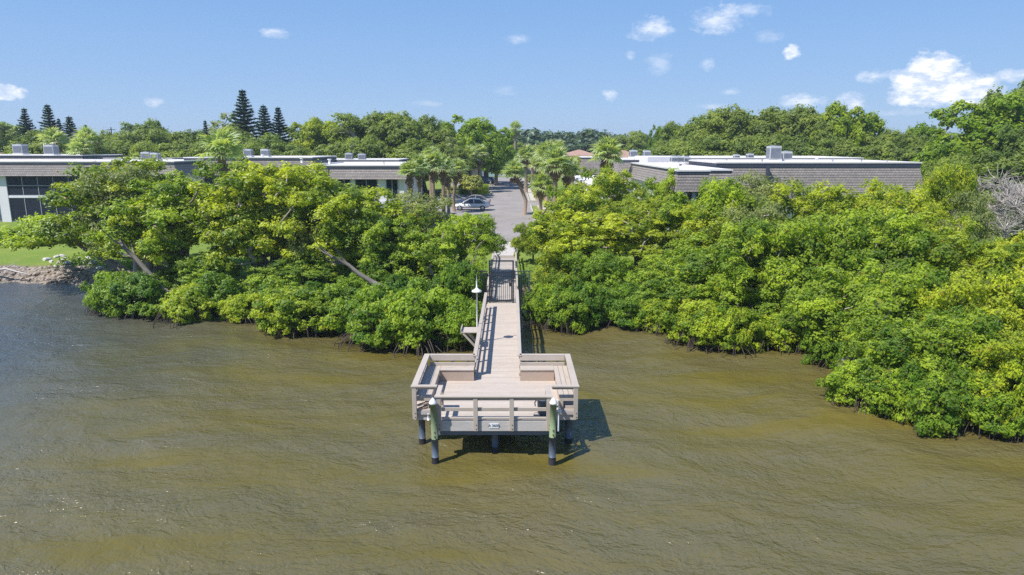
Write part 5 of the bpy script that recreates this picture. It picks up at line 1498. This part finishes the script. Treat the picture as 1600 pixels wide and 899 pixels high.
def norfolk(seed, H=16.0, rb_=2.6):
    r = np.random.default_rng(seed); V = []; Q = []; kv = 0; Cn = []; Nn = []
    mb = MB(); mb.tube([(0, 0, -.3), (0, 0, H * .5), (0, 0, H)], [.28, .18, .03], 8)
    lv = 0; z = 1.8
    while z < H - .2:
        t = (z - 1.8) / (H - 1.8); ln = rb_ * (1 - t) ** .9 * r.uniform(.8, 1.15) + .10
        nb = 7 if t < .8 else 5; a0 = r.uniform(0, 6.28)
        for k in range(nb):
            a = a0 + 2 * PI * k / nb + r.normal() * .12; l = ln * r.uniform(.78, 1.1)
            d = np.array([math.cos(a), math.sin(a), 0]); up = .10 + .5 * t
            p0 = np.array([0, 0, z]); p1 = p0 + d * l + np.array([0, 0, l * up])
            mb.tube([p0, (p0 + p1) / 2 + np.array([0, 0, -.08 * l]), p1], [.035, .025, .01], 3, caps=False)
            m = int(18 + 30 * l)
            s_ = r.uniform(.15, 1, m)[:, None]
            w = .22 * (1 - s_ * .5) * (.5 + l * .35)
            side = np.array([-d[1], d[0], 0]) * r.normal(size=(m, 1)) * w
            Cn.append(p0 + (p1 - p0) * s_ + side + np.array([0, 0, 1]) * r.normal(size=(m, 1)) * .06); Nn.append(unit(np.array([[0, 0, 1.]]) + r.normal(size=(m, 3)) * .5))
        z += .42 + .30 * (1 - t)
    Cn = np.concatenate(Cn); Nn = np.concatenate(Nn)
    LV, LQ = leaf_quads(Cn, Nn, .42, .15, r)
    cm = np_mesh('norfolk_crown', LV, LQ, [M['leaf_pine']], tint=r.uniform(.1, .9, len(LQ)), age=np.full(len(LQ), .5))
    return mb.mesh('norfolk_trunk', M['bark_oak']), cm


NOR = [norfolk(i) for i in range(3)]
nB = [0]


def far_tree(kind, u, vt, wpx, y, label, tint=None, name=None, zg=1.3):
    H, hw, lib = {'oak': (10.0, 5.0, OAK), 'bright': (10.0, 4.2, BRT), 'yellow': (3.4, 1.6, YEL), 'far': (9.0, 5.0, FARM), 'thin': (11.0, 1.7, THIN), 'sparse': (10.0, 4.2, SPO), 'pine': (16.0, 1.75, NOR)}[kind]
    nB[0] += 1; tm, cm = lib[nB[0] % len(lib)]
    top = zat(vt, y); x = xat(u, y, top)
    if cm.name in BND: H, hw, _ = BND[cm.name]; hw /= 1.08
    sx = wpx * (y + 1.5) / FPX / 2 / hw; sz = (top - zg) / H
    nm = name or {'oak': 'oak_tree', 'bright': 'broadleaf_tree', 'yellow': 'ornamental_tree', 'far': 'distant_tree', 'thin': 'bare_trunked_pine', 'sparse': 'thin_leaved_tree', 'pine': 'norfolk_pine'}[kind]
    return set_tree(nm, (x, y, zg), rt.uniform(0, 6.28), (sx, sx, sz), tm, cm, label, 'tree', 'trees behind the condos', tint)


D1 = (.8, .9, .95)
for a in [
    ('pine', 37, 168, 40, 128, 'norfolk pine farthest left, above the red brown roof'), ('pine', 73, 162, 44, 122, 'tallest of the left cluster of norfolk pines'),
    ('pine', 91, 184, 26, 126, 'norfolk pine right of the tallest in the left cluster'), ('pine', 107, 181, 48, 120, 'dark norfolk pine at the right of the left cluster'), ('pine', 133, 194, 26, 134, 'small dark norfolk pine right of the left cluster'),
    ('pine', 320, 187, 26, 108, 'small tiered norfolk pine left of the tall group'), ('pine', 378, 139, 56, 118, 'tallest norfolk pine of all, left of centre'), ('pine', 411, 163, 50, 116, 'middle one of the three tall norfolk pines'), ('pine', 434, 166, 42, 120, 'right one of the three tall norfolk pines'),
    ('oak', 8, 193, 90, 140, 'dark oak at the left edge beyond the roofs', D1), ('oak', 62, 207, 90, 112, 'oak behind the left cluster of norfolk pines'), ('oak', 160, 207, 80, 128, 'low oak right of the left norfolk pines'),
    ('oak', 205, 204, 80, 122, 'oak left of the pole, far left row'), ('oak', 228, 190, 70, 135, 'higher oak behind the far left row', D1), ('oak', 262, 206, 80, 118, 'oak above the left roof units'), ('oak', 300, 206, 80, 124, 'oak left of the small tiered pine'),
    ('sparse', 350, 178, 80, 130, 'thin-leaved grey tree left of the tallest pine'), ('oak', 350, 200, 90, 112, 'oak below the tallest norfolk pine'), ('oak', 410, 212, 80, 110, 'dark oak at the foot of the three tall pines', D1),
    ('bright', 478, 188, 70, 126, 'yellow green tree right of the tall pines', (1.1, 1.0, .6)), ('bright', 505, 187, 80, 118, 'yellow tinged broad tree left of the bare-trunked pine', (1.2, 1.05, .5)), ('oak', 540, 212, 70, 130, 'oak behind the bare-trunked pine'),
    ('thin', 535, 176, 46, 112, 'bare-trunked pine with a small flat top'),
    ('oak', 585, 180, 100, 118, 'left half of the big spreading oak'), ('oak', 622, 177, 110, 116, 'big spreading oak above the pair of roof units'), ('oak', 664, 184, 80, 122, 'oak right of the big spreading oak'), ('oak', 692, 192, 60, 128, 'oak behind the left palm clump'),
    ('bright', 737, 183, 86, 128, 'fresh green tree left of the road end', (.75, .9, .8)), ('bright', 776, 196, 60, 140, 'fresh green tree hanging over the bungalow', (.7, .9, .8)), ('sparse', 706, 215, 50, 116, 'small grey tree behind the left palm clump'), ('oak', 760, 212, 70, 150, 'dark tree shading the bungalow', D1),
    ('oak', 800, 222, 60, 200, 'low tree behind the very tall palm'),
    ('oak', 988, 206, 60, 190, 'far oak at the dip of the skyline'), ('bright', 1028, 197, 22, 170, 'narrow dark tree left of the right wood', (.5, .7, .7)),
    ('oak', 1062, 194, 80, 140, 'oak at the left end of the right wood'), ('oak', 1098, 184, 80, 125, 'oak second in the right wood'), ('oak', 1145, 170, 110, 118, 'wide oak behind the white rear wing', (1.05, 1.0, .9)), ('oak', 1190, 171, 90, 122, 'oak behind the largest roof unit'),
    ('oak', 1238, 170, 100, 116, 'broad oak right of the largest roof unit', (1.05, 1.0, .9)), ('oak', 1285, 178, 80, 112, 'oak left of the bright pointed tree'), ('bright', 1325, 162, 80, 110, 'bright pointed tree behind the long block', (1.0, 1.0, .9)), ('bright', 1352, 180, 70, 114, 'bright tree right of the pointed one', (.9, .95, .9)),
    ('oak', 1385, 205, 70, 108, 'low oak behind the right end of the long block'), ('oak', 1420, 210, 60, 104, 'low oak in the dip left of the big bright tree'), ('bright', 1443, 195, 60, 112, 'small rounded tree in the dip of the skyline', (.7, .85, .8)), ('oak', 1470, 214, 60, 100, 'low tree at the left foot of the big bright tree'),
    ('bright', 1545, 151, 150, 84, 'big bright rounded tree at the right', (1.0, 1.05, .9)), ('oak', 1598, 130, 100, 105, 'dark tall tree behind the big bright one at the right edge', D1), ('bright', 1500, 222, 80, 80, 'low bright tree under the big rounded one', (.8, .9, .9)), ('oak', 1610, 200, 90, 78, 'dark tree at the right edge below the tall one', D1),
    ('oak', 1560, 238, 120, 66, 'low trees between the big bright tree and the mangroves'), ('oak', 1490, 244, 80, 72, 'low tree right of the long block end'),
    ('yellow', 737, 274, 34, 106, 'small yellow green tree with pale trunk by the hedge'), ('yellow', 838, 272, 24, 128, 'yellow shrub tree right of the road'), ('yellow', 898, 244, 22, 110, 'bright yellow bush before the shingled wall'), ('yellow', 703, 290, 26, 96, 'yellow shrub between the left palm trunks'),
]: far_tree(*a)
ROWL = ['low oak right behind the far-left dark roof unit', 'low oak behind the dark norfolk pine cluster foot', 'low oak behind the roofs under the utility pole', 'low oak behind the roof units over the left grove',
        'low oak behind the gap between the left condos', 'low oak filling the foot of the tallest pine', 'low oak behind the red brown hip roof', 'low oak at the foot of the bare-trunked pine', 'low oak under the left part of the big spreading oak',
        'low oak right behind the road end condo', 'low oak behind the left palm clump', 'low oak behind the left end of the white rear wing', 'low oak behind the two smallest roof units', 'low oak behind the dark-fronted roof unit',
        'low oak behind the smaller of the two big roof units', 'low oak behind the vent on the long block', 'low oak under the bright pointed tree', 'low oak behind the right end of the long block roof', 'low oak at the left foot of the big rounded tree']
# tree row just behind the roofs that closes the gaps
for i, (u, vt, w, y) in enumerate([(40, 225, 90, 108), (120, 228, 80, 110), (180, 224, 90, 106), (240, 224, 90, 104), (300, 226, 80, 104), (380, 224, 80, 104), (450, 228, 80, 108), (520, 226, 90, 106), (570, 214, 90, 106), (650, 220, 90, 106),
                                   (700, 226, 70, 110), (1060, 222, 90, 108), (1120, 214, 90, 104), (1180, 212, 90, 102), (1240, 215, 90, 100), (1300, 215, 90, 100), (1360, 222, 90, 98), (1420, 228, 90, 94), (1480, 232, 80, 90)]):
    side = 'left' if u < 800 else 'right'
    far_tree('oak', u, vt, w, y, ROWL[i], None)
# distant trees, each its own thing
rd = random.Random(31)
ORD = ['first', 'second', 'third', 'fourth', 'fifth', 'sixth', 'seventh', 'eighth', 'ninth', 'tenth']
FARL = [(u, f'{ORD[i]} from the left of the hazy far trees between road and pylons') for i, u in enumerate(range(792, 945, 30))] + [
    (962, 'hazy far tree behind the two pylons'), (990, 'hazy far tree just right of the pylons'), (1018, 'hazy far tree left of the narrow dark tree'), (1046, 'hazy far tree right of the narrow dark tree'),
    (1376, 'far tree in the skyline dip, left of the small rounded tree'), (1412, 'far tree at the lowest point of the right skyline dip'), (1470, 'far tree between the small rounded tree and the big bright one'),
    (146, 'hazy far tree right of the small dark norfolk pine'), (184, 'hazy far tree behind the utility pole'), (284, 'hazy far tree left of the small tiered norfolk pine'), (-4, 'hazy far tree at the left edge of the picture')]
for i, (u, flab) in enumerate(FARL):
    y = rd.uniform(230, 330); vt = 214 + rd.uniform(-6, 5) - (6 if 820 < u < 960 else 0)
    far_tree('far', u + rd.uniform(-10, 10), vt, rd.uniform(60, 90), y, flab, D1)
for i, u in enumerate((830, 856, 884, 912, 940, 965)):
    far_tree('far', u, 204 + i * 1.6, 44, 250, ORD[i] + ' from the left of the bluish far clump right of the very tall palm', (.75, .95, 1.25))  # blue tint puts distant haze into the leaf colour
# far woods that read as one mass
rf = np.random.default_rng(6)
n = 26000
x = rf.uniform(-900, 900, n); y = rf.uniform(340, 560, n); hgt = 9 + 3 * np.sin(x * .021) + 2 * np.sin(x * .07 + 1)
cen = np.stack([x, y, 1 + rf.uniform(.1, 1, n) * hgt], 1)
V, Q = leaf_quads(cen, unit(rf.normal(size=(n, 3)) + np.array([0, -.6, .5])), 5.0, 3.2, rf)
tag(obj('far_woods', np_mesh('far_woods', V, Q, [M['leaf_far']], tint=rf.uniform(.2, .8, n), age=np.full(n, .5))), 'line of woods along the horizon', 'woods', kind='stuff')
# hedges
for (x0, x1, y0, y1, lb_) in ((-8.8, -3.9, 113, 116.5, 'clipped yellow green hedge on the strip behind the silver sedan'), (3.4, 5.4, 101, 125, 'yellow shrubs along the right footpath')):
    n = 5200; r_ = np.random.default_rng(int(x0 * 7) + 99)
    P = r_.uniform(0, 1, (n, 3)); P[:, 2] = 1 - (1 - P[:, 2]) ** 2 * .95
    cen = np.stack([x0 + P[:, 0] * (x1 - x0), y0 + P[:, 1] * (y1 - y0), 1.45 + P[:, 2] * (1.35 + .2 * np.sin(P[:, 0] * 9) + .15 * np.sin(P[:, 1] * 17))], 1)
    V, Q = leaf_quads(cen, unit(r_.normal(size=(n, 3)) + np.array([0, -.2, .9])), .24, .14, r_)
    tag(obj('hedge', np_mesh('hedge', V, Q, [M['leaf_yellow' if x0 > 0 else 'leaf_bright']], tint=r_.uniform(.3, 1, n), age=r_.uniform(.15, 1, n))), lb_, 'hedge')
# pole, pylons
t = empty('utility_pole', (xat(176, 150, 10), 150, 1.3), 0, 'thin dark utility pole rising above the oaks at the left', 'pole')
h = zat(199, 150) - 1.3
mb = MB(); mb.tube([(0, 0, 0), (0, 0, h)], [.16, .1], 7); mb.build('shaft', M['wood_pole'], t); MB().box(-.9, .9, -.06, .06, h - .6, h - .45).build('crossarm', M['wood_pole'], t)
for u, vt, lb_ in ((945, 203, 'left one of the two far lattice pylons'), (952.5, 207, 'right one of the two far lattice pylons')):
    y = 700; x = xat(u, y, 20); H = zat(vt, y) - 1
    t = empty('pylon', (x, y, 1), 0, lb_, 'pylon', 'far lattice pylons')
    mb = MB()
    for sx in (-1, 1):
        for sy in (-1, 1): mb.beam((sx * 2, sy * 2, 0), (sx * .5, sy * .5, H), .35, .35)
    for k in range(7):
        z0, z1 = H * k / 7, H * (k + 1) / 7; w0, w1 = 2 - 1.5 * k / 7, 2 - 1.5 * (k + 1) / 7
        mb.beam((-w0, -w0, z0), (w1, -w1, z1), .2, .2); mb.beam((w0, -w0, z0), (-w1, -w1, z1), .2, .2)
    mb.build('lattice', M['hvac_dark'], t)
    for z_ in (.75, .88, .98): MB().box(-3.2, 3.2, -.2, .2, H * z_, H * z_ + .4).build('crossarm', M['hvac_dark'], t)

# =================================================================== AIR
hm, g = new_mat('thin summer haze')
vol = g.n('ShaderNodeVolumePrincipled', {'Color': (0.72, 0.84, 1.0, 1), 'Density': 0.0004, 'Anisotropy': 0.2})
g.n('ShaderNodeOutputMaterial', {'Volume': vol.outputs[0]})
hz = MB().box(-1400, 1400, -60, 900, -3.0, 30.0).build('haze', hm)
tag(hz, kind='stuff')
